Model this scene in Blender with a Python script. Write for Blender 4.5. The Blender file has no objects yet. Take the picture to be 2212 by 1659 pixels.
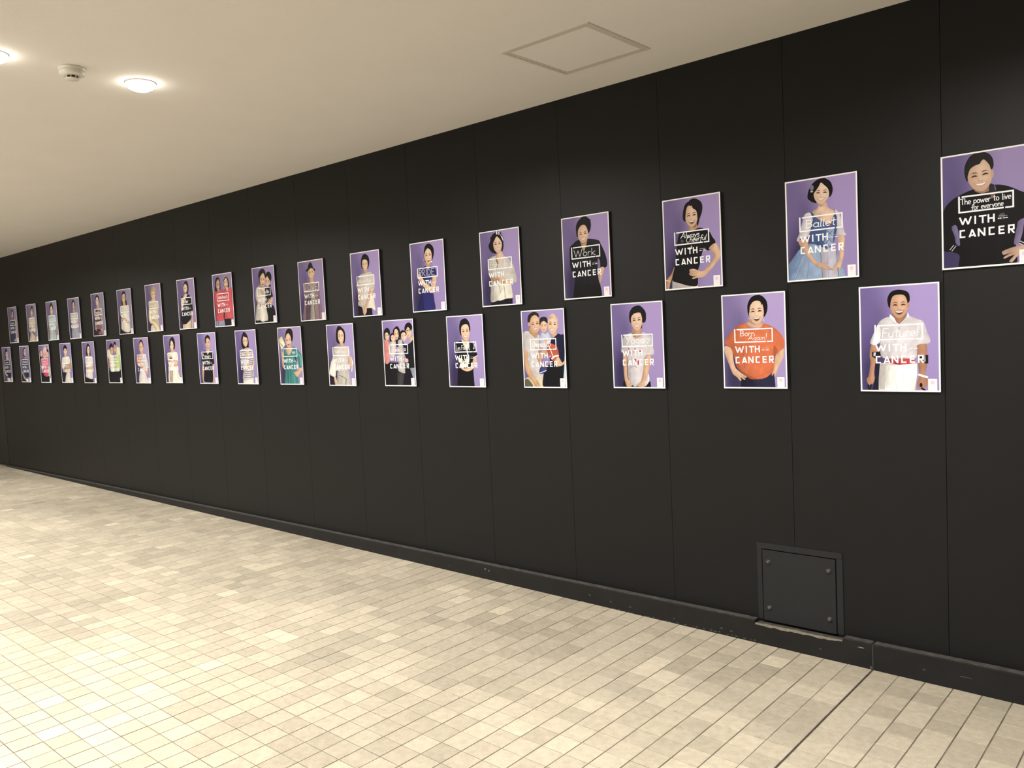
import bpy, bmesh, math, random
from mathutils import Matrix, Vector
from mathutils.geometry import delaunay_2d_cdt

scene = bpy.context.scene
col = scene.collection
random.seed(7)

# ------------------------------------------------------------------ camera
# solved from the poster corners: wall surface is the plane y = 0, x runs
# along the wall, z is up, metres throughout
CAM = Vector((0.0, -3.4468, 1.4518))
RIGHT, UP, FWD = (0.74926, 0.66054, -0.04786), (-0.00521, 0.07815, 0.99693), (-0.66225, 0.74671, -0.062)
cd = bpy.data.cameras.new('camera')
cam = bpy.data.objects.new('camera', cd)
col.objects.link(cam)
M = Matrix.Identity(4)
for r in range(3):
    M[r][0], M[r][1], M[r][2], M[r][3] = RIGHT[r], UP[r], -FWD[r], CAM[r]
cam.matrix_world = M
cd.sensor_width = 36.0
cd.lens = 29.031
cd.clip_end = 200
scene.camera = cam

# ------------------------------------------------------------------ light
CEIL = 2.636
LIGHT_WARM = (1.0, 0.955, 0.895)
DOWNLIGHT_W = 43.0
w = bpy.data.worlds.new('concourse_ambient')
scene.world = w
w.use_nodes = True
bg = w.node_tree.nodes['Background']
bg.inputs[0].default_value = (0.75, 0.82, 1.0, 1)
bg.inputs[1].default_value = 0.10
vs = scene.view_settings
vs.view_transform = 'Standard'
vs.look = 'None'
vs.exposure = 0.0
vs.gamma = 1.0
vs.use_curve_mapping = False

# ------------------------------------------------------------------ helpers
def lin(h):
    out = []
    for i in (0, 2, 4):
        c = int(h[i:i + 2], 16) / 255
        out.append(c / 12.92 if c <= .04045 else ((c + .055) / 1.055) ** 2.4)
    return tuple(out)

def obj(name, me, mat=None, parent=None, loc=None):
    o = bpy.data.objects.new(name, me)
    col.objects.link(o)
    if me is not None and mat is not None:
        for m in (mat if isinstance(mat, (list, tuple)) else [mat]):
            me.materials.append(m)
    if parent is not None:
        o.parent = parent
    if loc is not None:
        o.location = loc
    return o

def tag(o, label=None, cat=None, group=None, kind=None):
    if label: o['label'] = label
    if cat: o['category'] = cat
    if group: o['group'] = group
    if kind: o['kind'] = kind
    return o

def mesh(name, verts, faces):
    me = bpy.data.meshes.new(name)
    me.from_pydata(verts, [], faces)
    me.update()
    return me

def box_bm(bm, x0, x1, y0, y1, z0, z1):
    v = [bm.verts.new(p) for p in ((x0, y0, z0), (x1, y0, z0), (x1, y1, z0), (x0, y1, z0),
                                   (x0, y0, z1), (x1, y0, z1), (x1, y1, z1), (x0, y1, z1))]
    for f in ((0, 3, 2, 1), (4, 5, 6, 7), (0, 1, 5, 4), (1, 2, 6, 5), (2, 3, 7, 6), (3, 0, 4, 7)):
        bm.faces.new([v[i] for i in f])
    return v

def box(name, x0, x1, y0, y1, z0, z1, bevel=0.0, seg=1):
    bm = bmesh.new()
    box_bm(bm, x0, x1, y0, y1, z0, z1)
    if bevel:
        bmesh.ops.bevel(bm, geom=bm.edges[:], offset=bevel, segments=seg, affect='EDGES')
    me = bpy.data.meshes.new(name)
    bm.to_mesh(me)
    bm.free()
    return me

def lathe(name, prof, n=32, smooth=True):
    """profile of (radius, z) turned about the z axis"""
    verts, faces = [], []
    for r, z in prof:
        for i in range(n):
            a = 2 * math.pi * i / n
            verts.append((r * math.cos(a), r * math.sin(a), z))
    for k in range(len(prof) - 1):
        for i in range(n):
            j = (i + 1) % n
            faces.append((k * n + i, k * n + j, (k + 1) * n + j, (k + 1) * n + i))
    if prof[0][0] > 0: faces.append(tuple(range(n))[::-1])
    if prof[-1][0] > 0: faces.append(tuple((len(prof) - 1) * n + i for i in range(n)))
    me = mesh(name, verts, faces)
    bm = bmesh.new(); bm.from_mesh(me)
    bmesh.ops.recalc_face_normals(bm, faces=bm.faces[:])
    bm.to_mesh(me); bm.free()
    if smooth:
        for p in me.polygons: p.use_smooth = len(p.vertices) == 4
    return me

# ------------------------------------------------------------------ materials
def mat(name, color, rough=0.6, spec=0.5, metal=0.0, noise=None, bump=None, speck=None):
    m = bpy.data.materials.new(name)
    m.use_nodes = True
    nt = m.node_tree
    b = nt.nodes['Principled BSDF']
    b.inputs['Roughness'].default_value = rough
    b.inputs['Specular IOR Level'].default_value = spec
    b.inputs['Metallic'].default_value = metal
    b.inputs['Base Color'].default_value = (*color, 1)
    if noise or bump or speck:
        tc = nt.nodes.new('ShaderNodeNewGeometry')
    last = None
    if noise:                                    # (scale, amount, detail)
        n = nt.nodes.new('ShaderNodeTexNoise')
        n.inputs['Scale'].default_value = noise[0]
        n.inputs['Detail'].default_value = noise[2] if len(noise) > 2 else 4
        nt.links.new(tc.outputs['Position'], n.inputs['Vector'])
        r = nt.nodes.new('ShaderNodeMapRange')
        r.inputs['From Min'].default_value = .25
        r.inputs['From Max'].default_value = .75
        r.inputs['To Min'].default_value = 1 - noise[1]
        r.inputs['To Max'].default_value = 1 + noise[1]
        nt.links.new(n.outputs['Fac'], r.inputs['Value'])
        mx = nt.nodes.new('ShaderNodeVectorMath'); mx.operation = 'SCALE'
        mx.inputs[0].default_value = color
        nt.links.new(r.outputs['Result'], mx.inputs['Scale'])
        last = mx.outputs[0]
    if speck:                                    # (scale, threshold, colour factor)
        n = nt.nodes.new('ShaderNodeTexNoise')
        n.inputs['Scale'].default_value = speck[0]
        n.inputs['Detail'].default_value = 2
        nt.links.new(tc.outputs['Position'], n.inputs['Vector'])
        r = nt.nodes.new('ShaderNodeMapRange')
        r.inputs['From Min'].default_value = speck[1]
        r.inputs['From Max'].default_value = speck[1] + .04
        r.inputs['To Min'].default_value = 1
        r.inputs['To Max'].default_value = speck[2]
        nt.links.new(n.outputs['Fac'], r.inputs['Value'])
        mx = nt.nodes.new('ShaderNodeVectorMath'); mx.operation = 'SCALE'
        if last is not None: nt.links.new(last, mx.inputs[0])
        else: mx.inputs[0].default_value = color
        nt.links.new(r.outputs['Result'], mx.inputs['Scale'])
        last = mx.outputs[0]
    if last is not None:
        nt.links.new(last, b.inputs['Base Color'])
    if bump:                                     # (scale, strength, distance)
        n = nt.nodes.new('ShaderNodeTexNoise')
        n.inputs['Scale'].default_value = bump[0]
        n.inputs['Detail'].default_value = 3
        nt.links.new(tc.outputs['Position'], n.inputs['Vector'])
        bp = nt.nodes.new('ShaderNodeBump')
        bp.inputs['Strength'].default_value = bump[1]
        bp.inputs['Distance'].default_value = bump[2]
        nt.links.new(n.outputs['Fac'], bp.inputs['Height'])
        nt.links.new(bp.outputs['Normal'], b.inputs['Normal'])
    return m

def emit(name, color, strength):
    m = bpy.data.materials.new(name)
    m.use_nodes = True
    b = m.node_tree.nodes['Principled BSDF']
    b.inputs['Base Color'].default_value = (*color, 1)
    b.inputs['Emission Color'].default_value = (*color, 1)
    b.inputs['Emission Strength'].default_value = strength
    return m

M_PANEL = mat('black_satin_panel', (.0046, .0052, .0060), .48, .23, noise=(9, .10, 5), bump=(420, .10, .0006))
M_ENDPANEL = mat('blue_black_panel', (.0068, .0080, .0102), .5, .3, noise=(9, .08, 4), bump=(420, .1, .0006))
M_GAP = mat('joint_black', (.002, .002, .002), .9, .05)
M_PLINTH = mat('black_painted_plinth', (.0085, .0088, .0095), .55, .25, noise=(14, .25, 6), bump=(60, .2, .001), speck=(38, .765, 4.0))
M_WORN = mat('worn_plinth_edge', (.060, .057, .052), .8, .3, noise=(40, .5, 6))
M_MORTAR = mat('chipped_mortar', (.21, .19, .15), .9, .2, noise=(90, .3, 5))
M_PLATE = mat('graphite_steel_plate', (.0100, .0115, .0140), .48, .3, noise=(30, .08, 3))
M_BOLT = mat('dull_bolt', (.07, .07, .075), .38, .5, metal=.6)
M_CEIL = mat('white_ceiling_board', (.720, .698, .672), .9, .2, noise=(3, .02, 3), speck=(150, .655, .90), bump=(260, .25, .0015))
M_HATCH = mat('ceiling_hatch_frame', (.56, .53, .47), .5, .4)
M_PLASTIC = mat('white_plastic', (.62, .61, .55), .45, .5)
M_VENT = mat('dark_vent', (.03, .025, .02), .8, .3)
M_GROUT = mat('floor_grout', (.150, .128, .098), .9, .2, noise=(9, .55, 8))
M_SEAL = mat('dark_sealant', (.060, .050, .045), .8, .3, noise=(60, .4, 4))
M_FARWALL = mat('cream_wall', (.76, .71, .62), .8, .3, noise=(2, .04, 3))
TONES = [.64, .71, .77, .83, .89, .95, 1.02, 1.12]
TILE_BASE = (.505, .452, .352)
M_TILE = [mat('cream_floor_tile', tuple(min(.9, c * t) for c in TILE_BASE), .42, .45,
              noise=(38, .13, 6), speck=(260, .60, .80), bump=(150, .12, .0008)) for t in TONES]
M_LENS = emit('lamp_lens', (1.0, .95, .84), 30.0)
M_RING = mat('lamp_trim', (.80, .78, .74), .4, .5)
M_CORE = mat('dark_board_core', (.012, .012, .013), .7, .3)
M_SHEET = mat('white_board_face', (.83, .84, .87), .45, .3)

def print_material():
    m = bpy.data.materials.new('poster_print')
    m.use_nodes = True
    nt = m.node_tree
    b = nt.nodes['Principled BSDF']
    a = nt.nodes.new('ShaderNodeAttribute')
    a.attribute_name = 'ink'
    nt.links.new(a.outputs['Color'], b.inputs['Base Color'])
    b.inputs['Roughness'].default_value = .5
    b.inputs['Specular IOR Level'].default_value = .13
    return m
M_PRINT = print_material()

# ------------------------------------------------------------------ floor
# tiles are 0.0995 x 0.099 m on centre; the floor climbs about 1% towards -x
FL = .0097
def floor_z(x): return -FL * (x + .6)
FX0, FX1, FY0 = -14.0, 2.6, -7.4
PLF = -.0385                                   # plinth face
floor_me = mesh('floor', [(FX0, FY0, floor_z(FX0) - .0014), (FX1, FY0, floor_z(FX1) - .0014), (FX1, .05, floor_z(FX1) - .0014), (FX0, .05, floor_z(FX0) - .0014),
                          (FX0, FY0, floor_z(FX0) - .1), (FX1, FY0, floor_z(FX1) - .1), (FX1, .05, floor_z(FX1) - .1), (FX0, .05, floor_z(FX0) - .1)],
                [(0, 1, 2, 3), (7, 6, 5, 4), (0, 4, 5, 1), (1, 5, 6, 2), (2, 6, 7, 3), (3, 7, 4, 0)])
floor = tag(obj('floor', floor_me, M_GROUT), kind='structure')

PX, PY = .0995, .099
HX, HY = (PX - .0044) / 2, (PY - .0024) / 2
def tile_geom(hx=HX, hy=HY, h=.006, c=.0005):
    v = [(-hx, -hy, 0), (hx, -hy, 0), (hx, hy, 0), (-hx, hy, 0),
         (-hx, -hy, h - c), (hx, -hy, h - c), (hx, hy, h - c), (-hx, hy, h - c),
         (-hx + c, -hy + c, h), (hx - c, -hy + c, h), (hx - c, hy - c, h), (-hx + c, hy - c, h)]
    f = [(8, 9, 10, 11)]
    for i in range(4):
        j = (i + 1) % 4
        f += [(i, j, 4 + j, 4 + i), (4 + i, 4 + j, 8 + j, 8 + i)]
    return v, f
TV, TF = tile_geom()
def to_px(p):
    d = Vector(p) - CAM
    x, y, z = d.dot(Vector(RIGHT)), d.dot(Vector(UP)), d.dot(Vector(FWD))
    if z < .2: return None
    return 1106 + 1783.8 * x / z, 829.5 - 1783.8 * y / z, z
_cell = {}
def vnoise(x, y, s):
    def h(i, j):
        k = (i, j, s)
        if k not in _cell: _cell[k] = random.Random(hash((i * 7919 + j * 104729 + int(s * 1000)))).random()
        return _cell[k]
    x, y = x / s, y / s
    i, j = math.floor(x), math.floor(y)
    fx, fy = x - i, y - j
    fx, fy = fx * fx * (3 - 2 * fx), fy * fy * (3 - 2 * fy)
    return (h(i, j) * (1 - fx) + h(i + 1, j) * fx) * (1 - fy) + (h(i, j + 1) * (1 - fx) + h(i + 1, j + 1) * fx) * fy
tiles = []
rng = random.Random(3)
for ix in range(-128, 37):
    gap = .0025 if ix in (-1, 0) else 0
    x = -1.126 + (ix + .5) * PX + (.002 if ix == 0 else -.002 if ix == -1 else 0)
    for iy in range(0, 62):
        y = PLF - (iy + .5) * PY
        t = .50 * vnoise(x * .8, y, .32) + .25 * vnoise(x, y, 1.1) + .42 * rng.random() - .06
        # the odd pale replacement tile
        if rng.random() < .04: t += .35
        k = max(0, min(7, int(t * 8)))
        p = to_px((x, y, floor_z(x)))
        vis = p is not None and -60 < p[0] < 2272 and p[1] < 1720
        size = 0
        if vis:
            d = (Vector((x, y, 0)) - CAM).length
            size = 1 / (d * d * d)
        tiles.append((size, x, y, k))
tiles.sort(key=lambda q: -q[0])
tile_me = []
for k in range(8):
    me = mesh('tile', TV, TF); me.materials.append(M_TILE[k]); tile_me.append(me)
slope = math.atan(FL)
for s, x, y, k in tiles[:300]:
    o = obj('tile', tile_me[k], None, floor, (x, y, floor_z(x) - .006 + rng.uniform(-.0004, .0004)))
    o.rotation_euler = (rng.uniform(-.003, .003), slope + rng.uniform(-.003, .003), rng.uniform(-.004, .004))
V, F, MI = [], [], []
for s, x, y, k in tiles[300:]:
    n = len(V)
    dz = rng.uniform(-.0004, .0004)
    ax, ay = rng.uniform(-.003, .003), rng.uniform(-.003, .003)
    V += [(x + a, y + b, floor_z(x + a) - .006 + c + dz + a * ax + b * ay) for a, b, c in TV]
    F += [tuple(i + n for i in f) for f in TF]
    MI += [k] * len(TF)
me = mesh('tile_field', V, F)
o = tag(obj('tile_field', me, M_TILE, floor), kind='stuff')
me.polygons.foreach_set('material_index', MI)
# beyond the laid tiles
obj('expansion_joint', mesh('expansion_joint', [(-1.1293, FY0, floor_z(-1.126) - .0009), (-1.1227, FY0, floor_z(-1.126) - .0009), (-1.1227, PLF, floor_z(-1.126) - .0009), (-1.1293, PLF, floor_z(-1.126) - .0009)],
    [(0, 1, 2, 3)]), M_SEAL, floor)

# ------------------------------------------------------------------ ceiling
ceil = tag(obj('ceiling', box('ceiling', FX0, FX1, FY0, .1, CEIL, CEIL + .08), M_CEIL), kind='structure')

# ------------------------------------------------------------------ black panelled wall
wall = tag(obj('wall_back', box('wall_back', FX0, FX1, .014, .16, -.1, CEIL + .05), M_GAP), kind='structure')
SEAMS = [2.15, 1.55, .95, .35, -.25, -.849, -1.456, -2.063, -2.66, -3.251, -3.841, -4.43, -5.03, -5.634, -6.223, -6.819, -7.415, -8.001, -8.595,
         -9.214, -9.803, -10.389, -10.95, -11.419]
ZP = .10
for i in range(len(SEAMS) - 1):
    a, b = SEAMS[i + 1], SEAMS[i]
    g0 = .004 if a == -11.419 else .0006
    obj('panel', box('panel', a + g0, b - .0006, 0, .014, ZP, CEIL, .0006), M_PANEL, wall)
obj('panel', box('panel', SEAMS[0] + .0014, FX1, 0, .014, ZP, CEIL, .0012), M_PANEL, wall)
obj('end_panel', box('end_panel', -12.62, -11.427, 0, .014, .0, CEIL, .0012), M_ENDPANEL, wall)
obj('end_panel', box('end_panel', FX0, -12.624, 0, .014, .0, CEIL, .0012), M_ENDPANEL, wall)

# plinth: level top, the floor rises along it until it runs out at the far end
PTOP = .113
plinth = tag(obj('baseboard_back', None), kind='structure')
def plinth_part(x0, x1, name='plinth_section', top=PTOP):
    bm = bmesh.new()
    v = box_bm(bm, x0, x1, PLF, .0135, -.09, top)
    bmesh.ops.bevel(bm, geom=[e for e in bm.edges if all(q.co.z > top - .001 for q in e.verts)], offset=.0025, segments=2, affect='EDGES')
    me = bpy.data.meshes.new(name); bm.to_mesh(me); bm.free()
    o = obj(name, me, [M_PLINTH, M_WORN], plinth)
    for p in me.polygons:
        if p.normal.z > .5: p.material_index = 1
    return o
plinth_part(-1.1235, FX1)
plinth_part(-1.245, -1.1285)
plinth_part(-1.635, -1.245, 'chipped_plinth_section', PTOP - .014)
plinth_part(-11.419, -1.635)
rb = random.Random(5)
# broken pale mortar left along the top under the service plate
pts = []
n = 26
for i in range(n + 1):
    x = -1.633 + (.385) * i / n
    pts.append((x, .0035 + rb.uniform(-.002, .003) + (.003 if .15 < i / n < .9 else 0)))
V = [(x, PLF - .0006, PTOP - .014 - h) for x, h in pts] + [(x, PLF - .0006, PTOP - .0125) for x, h in pts] + [(x, PLF + .008 + rb.uniform(-.004, .004), PTOP - .0125) for x, h in pts]
F = [(i, i + 1, n + 2 + i, n + 1 + i) for i in range(n)] + [(n + 1 + i, n + 2 + i, 2 * n + 3 + i, 2 * n + 2 + i) for i in range(n)]
obj('broken_mortar_edge', mesh('broken_mortar_edge', V, F), M_MORTAR, plinth)
# vertical crack filler where the two plinth lengths meet and small paint chips
obj('joint_filler', box('joint_filler', -1.1285, -1.1235, PLF + .003, .013, -.05, PTOP - .006), M_WORN, plinth)
def chip(x, z, s, mt=M_MORTAR, el=1.6):
    k = 7
    v = [(x + s * el * math.cos(6.283 * i / k) * rb.uniform(.5, 1.1), PLF - .0005, z + s * math.sin(6.283 * i / k) * rb.uniform(.5, 1.1)) for i in range(k)]
    v += [(a, PLF + .002, b) for a, _, b in v]
    f = [tuple(range(k))] + [(i, k + i, k + (i + 1) % k, (i + 1) % k) for i in range(k)]
    obj('paint_chip', mesh('paint_chip', v, f), mt, plinth)
chip(-3.30, .085, .006); chip(-3.27, .079, .004); chip(-1.132, .012, .009, M_WORN, .8); chip(-1.34, .045, .004, M_WORN)
for x, z in ((-2.55, .045), (-2.42, .035), (-2.3, .03), (-2.05, .022), (-1.8, .03), (-1.75, .026), (-3.6, .03), (-.93, .05)):
    chip(x, z + floor_z(x), .004, M_WORN, 2.4)
chip(-.78, .058, .0035, M_WORN, 9); chip(-1.17, .088, .0025, M_MORTAR, 7)
for i in range(34):
    chip(-2.6 + 1.0 * i / 34 + rb.uniform(-.01, .01), floor_z(-2.1) + rb.uniform(.002, .007), rb.uniform(.002, .004), M_WORN, 2.6)

# opposite side of the passage, behind the camera
tag(obj('wall_front', box('wall_front', FX0, FX1, FY0 - .1, FY0, -.1, CEIL + .05), M_FARWALL), kind='structure')

tag(obj('wall_left', box('wall_left', FX0 - .1, FX0, FY0, .1, -.1, CEIL + .05), M_FARWALL), kind='structure')
tag(obj('wall_right', box('wall_right', FX1, FX1 + .1, FY0, .1, -.1, CEIL + .05), M_FARWALL), kind='structure')

# ------------------------------------------------------------------ service plate low on the wall
sp = tag(obj('service_plate', None, loc=(-1.442, 0, .1)), 'square graphite access plate with four bolts low on the black wall', 'access panel')
def rel(name, x0, x1, y0, y1, z0, z1, bev, m):
    return obj(name, box(name, x0 + 1.442, x1 + 1.442, y0, y1, z0 - .1, z1 - .1, bev), m, sp)
rel('frame_rail', -1.632, -1.253, -.004, .0, .4345, .462, .0012, M_PLATE)
rel('frame_rail', -1.2785, -1.251, -.004, .0, .112, .4345, .0012, M_PLATE)
rel('frame_rail', -1.632, -1.6085, -.004, .0, .112, .4345, .0012, M_PLATE)
rel('plate', -1.605, -1.281, -.007, -.0015, .110, .4315, .0012, M_PLATE)
rel('recess_shadow_liner', -1.6085, -1.2765, -.0012, -.0002, .1, .4345, 0, M_GAP)
bolt_me = lathe('bolt', [(.0125, 0), (.0125, .0022), (.0085, .0026), (.0085, .0060), (.0065, .0085), (.003, .0098), (.0, .0100)], 18)
bolt_me.materials.append(M_BOLT)
for x in (-1.577, -1.309):
    for z in (.378, .169):
        b = obj('bolt', bolt_me, None, sp, (x + 1.442, -.007, z - .1))
        b.rotation_euler = (math.pi / 2, 0, 0)

# ------------------------------------------------------------------ ceiling hatch, detector, downlights
hx0, hx1, hy0, hy1 = -2.361, -1.902, -.757, -.304
hatch = tag(obj('ceiling_hatch', None, loc=((hx0 + hx1) / 2, (hy0 + hy1) / 2, CEIL)), 'square inspection hatch with grey metal rim in the ceiling', 'hatch')
hw, hh = (hx1 - hx0) / 2, (hy1 - hy0) / 2
def rim(name, o0, o1, z0, z1):
    for q in range(4):
        a = [(-1, -1), (1, -1), (1, 1), (-1, 1)]
        (ax, ay), (bx, by) = a[q], a[(q + 1) % 4]
        P = [(ax * (hw - o0), ay * (hh - o0)), (bx * (hw - o0), by * (hh - o0)), (bx * (hw - o1), by * (hh - o1)), (ax * (hw - o1), ay * (hh - o1))]
        v = [(x, y, z0) for x, y in P] + [(x, y, z1) for x, y in P]
        me = mesh(name, v, [(0, 1, 2, 3), (7, 6, 5, 4), (0, 4, 5, 1), (1, 5, 6, 2), (2, 6, 7, 3), (3, 7, 4, 0)])
        bm = bmesh.new(); bm.from_mesh(me); bmesh.ops.recalc_face_normals(bm, faces=bm.faces[:]); bm.to_mesh(me); bm.free()
        obj(name, me, M_HATCH, hatch)
rim('outer_rim', 0, .014, -.003, 0)
rim('inner_rim', .0155, .030, -.0022, 0)
obj('hatch_board', box('hatch_board', -hw + .0315, hw - .0315, -hh + .0315, hh - .0315, -.0018, 0), M_CEIL, hatch)

det = tag(obj('smoke_detector', None, loc=(-3.652, -1.99, CEIL)), 'round white smoke detector on the ceiling between two downlights', 'smoke detector')
obj('base_ring', lathe('base_ring', [(.050, 0), (.051, -.004), (.050, -.012), (.047, -.0135)], 40), M_PLASTIC, det)
obj('body', lathe('body', [(.047, -.0130), (.0485, -.016), (.0475, -.024), (.0485, -.028), (.046, -.031), (.028, -.0335), (.026, -.034)], 40), M_PLASTIC, det)
obj('vent_core', lathe('vent_core', [(.0215, -.034), (.0215, -.043)], 24), M_VENT, det)
rib_me = box('vent_rib', .0205, .0250, -.0014, .0014, -.043, -.034); rib_me.materials.append(M_PLASTIC)
for i in range(8):
    r = obj('vent_rib', rib_me, None, det); r.rotation_euler = (0, 0, i * math.pi / 4 + .2)
obj('cap', lathe('cap', [(.0265, -.043), (.0268, -.046), (.022, -.0485), (.0, -.049)], 32), M_PLASTIC, det)

def downlight(x, y, label):
    t = tag(obj('downlight', None, loc=(x, y, CEIL)), label, 'ceiling light', 'recessed ceiling downlights')
    obj('trim_ring', lathe('trim_ring', [(.057, -.0005), (.058, -.004), (.062, -.0045), (.065, -.003), (.066, 0)], 40), M_RING, t)
    obj('lens', lathe('lens', [(.058, -.0015), (.058, -.011), (.051, -.023), (.036, -.031), (.016, -.035), (0, -.036)], 32), M_LENS, t)
    ld = bpy.data.lights.new('downlight_lamp', 'AREA')
    ld.shape = 'DISK'; ld.size = .10
    ld.energy = DOWNLIGHT_W
    ld.color = LIGHT_WARM
    ld.spread = math.radians(165)
    lo = bpy.data.objects.new('downlight_lamp', ld)
    col.objects.link(lo); lo.parent = t; lo.location = (0, 0, -.039)
    return t
LX = [-3.672 + 3.0 * k for k in (1, 0, -1, -2)]
downlight(LX[1], -1.694, 'glowing recessed downlight on the wall side of the smoke detector')
downlight(LX[1], -2.285, 'glowing recessed downlight on the far side of the smoke detector from the black wall')
for i, x in enumerate(LX):
    for y in (-1.694, -2.285, -5.4, -5.99):  # unseen repeats; the rear rows behind the camera are added for bounce light
        if i == 1 and y > -3: continue
        downlight(x, y, 'unseen recessed downlight elsewhere on the ceiling, repeated to light the passage')

# ------------------------------------------------------------------ posters
# poster space: 100 wide, 141.4 high, y down.  Prints are traced in the pixel
# frame of an enlarged crop; a homography from the four board corners of that
# crop flattens them onto the board.
BW, BH, BT = .297, .420, .013
INK = .94                                       # print reflectance against the traced colour
LAYER = .00004
X0, X1, Y0, Y1 = 1.95, 98.05, 1.85, 139.3

def solve(A, b):
    n = len(b)
    A = [r[:] + [b[i]] for i, r in enumerate(A)]
    for i in range(n):
        p = max(range(i, n), key=lambda r: abs(A[r][i]))
        A[i], A[p] = A[p], A[i]
        for r in range(n):
            if r != i:
                f = A[r][i] / A[i][i]
                A[r] = [a - f * c for a, c in zip(A[r], A[i])]
    return [A[i][n] / A[i][i] for i in range(n)]

def homography(q):
    A, b = [], []
    for (x, y), (u, v) in zip(q, ((0, 0), (100, 0), (100, 141.4), (0, 141.4))):
        A += [[x, y, 1, 0, 0, 0, -u * x, -u * y], [0, 0, 0, x, y, 1, -v * x, -v * y]]
        b += [u, v]
    h = solve(A, b) + [1]
    def f(x, y):
        w = h[6] * x + h[7] * y + h[8]
        return (h[0] * x + h[1] * y + h[2]) / w, (h[3] * x + h[4] * y + h[5]) / w
    return f

def spline(P, closed=True, n=4):
    out, m = [], len(P)
    rng_ = range(m) if closed else range(m - 1)
    for i in rng_:
        if closed: p0, p1, p2, p3 = P[i - 1], P[i], P[(i + 1) % m], P[(i + 2) % m]
        else: p0, p1, p2, p3 = P[max(0, i - 1)], P[i], P[i + 1], P[min(m - 1, i + 2)]
        for k in range(n):
            t = k / n
            out.append(tuple(.5 * (2 * p1[c] + (p2[c] - p0[c]) * t + (2 * p0[c] - 5 * p1[c] + 4 * p2[c] - p3[c]) * t * t
                                   + (3 * p1[c] - p0[c] - 3 * p2[c] + p3[c]) * t ** 3) for c in (0, 1)))
    if not closed: out.append(P[-1])
    return out

def clip(P):
    for ax, lim, sg in ((0, X0, 1), (0, X1, -1), (1, Y0, 1), (1, Y1, -1)):
        out = []
        for i in range(len(P)):
            a, b = P[i - 1], P[i]
            da, db = (a[ax] - lim) * sg, (b[ax] - lim) * sg
            if (da < 0) != (db < 0):
                t = da / (da - db)
                out.append((a[0] + (b[0] - a[0]) * t, a[1] + (b[1] - a[1]) * t))
            if db >= 0: out.append(b)
        P = out
        if len(P) < 3: return []
    return P

def sub(a, b): return (a[0] - b[0], a[1] - b[1])

def scan(P, x, y):
    """where x sits (0..1) in the horizontal run of polygon P through it"""
    xs = []
    for i in range(len(P)):
        (ax, ay), (bx, by) = P[i - 1], P[i]
        if (ay > y) != (by > y): xs.append(ax + (bx - ax) * (y - ay) / (by - ay))
    xs.sort()
    for i in range(0, len(xs) - 1, 2):
        if xs[i] - .3 <= x <= xs[i + 1] + .3:
            return min(1, max(0, (x - xs[i]) / max(.5, xs[i + 1] - xs[i])))
    return .5

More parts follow.
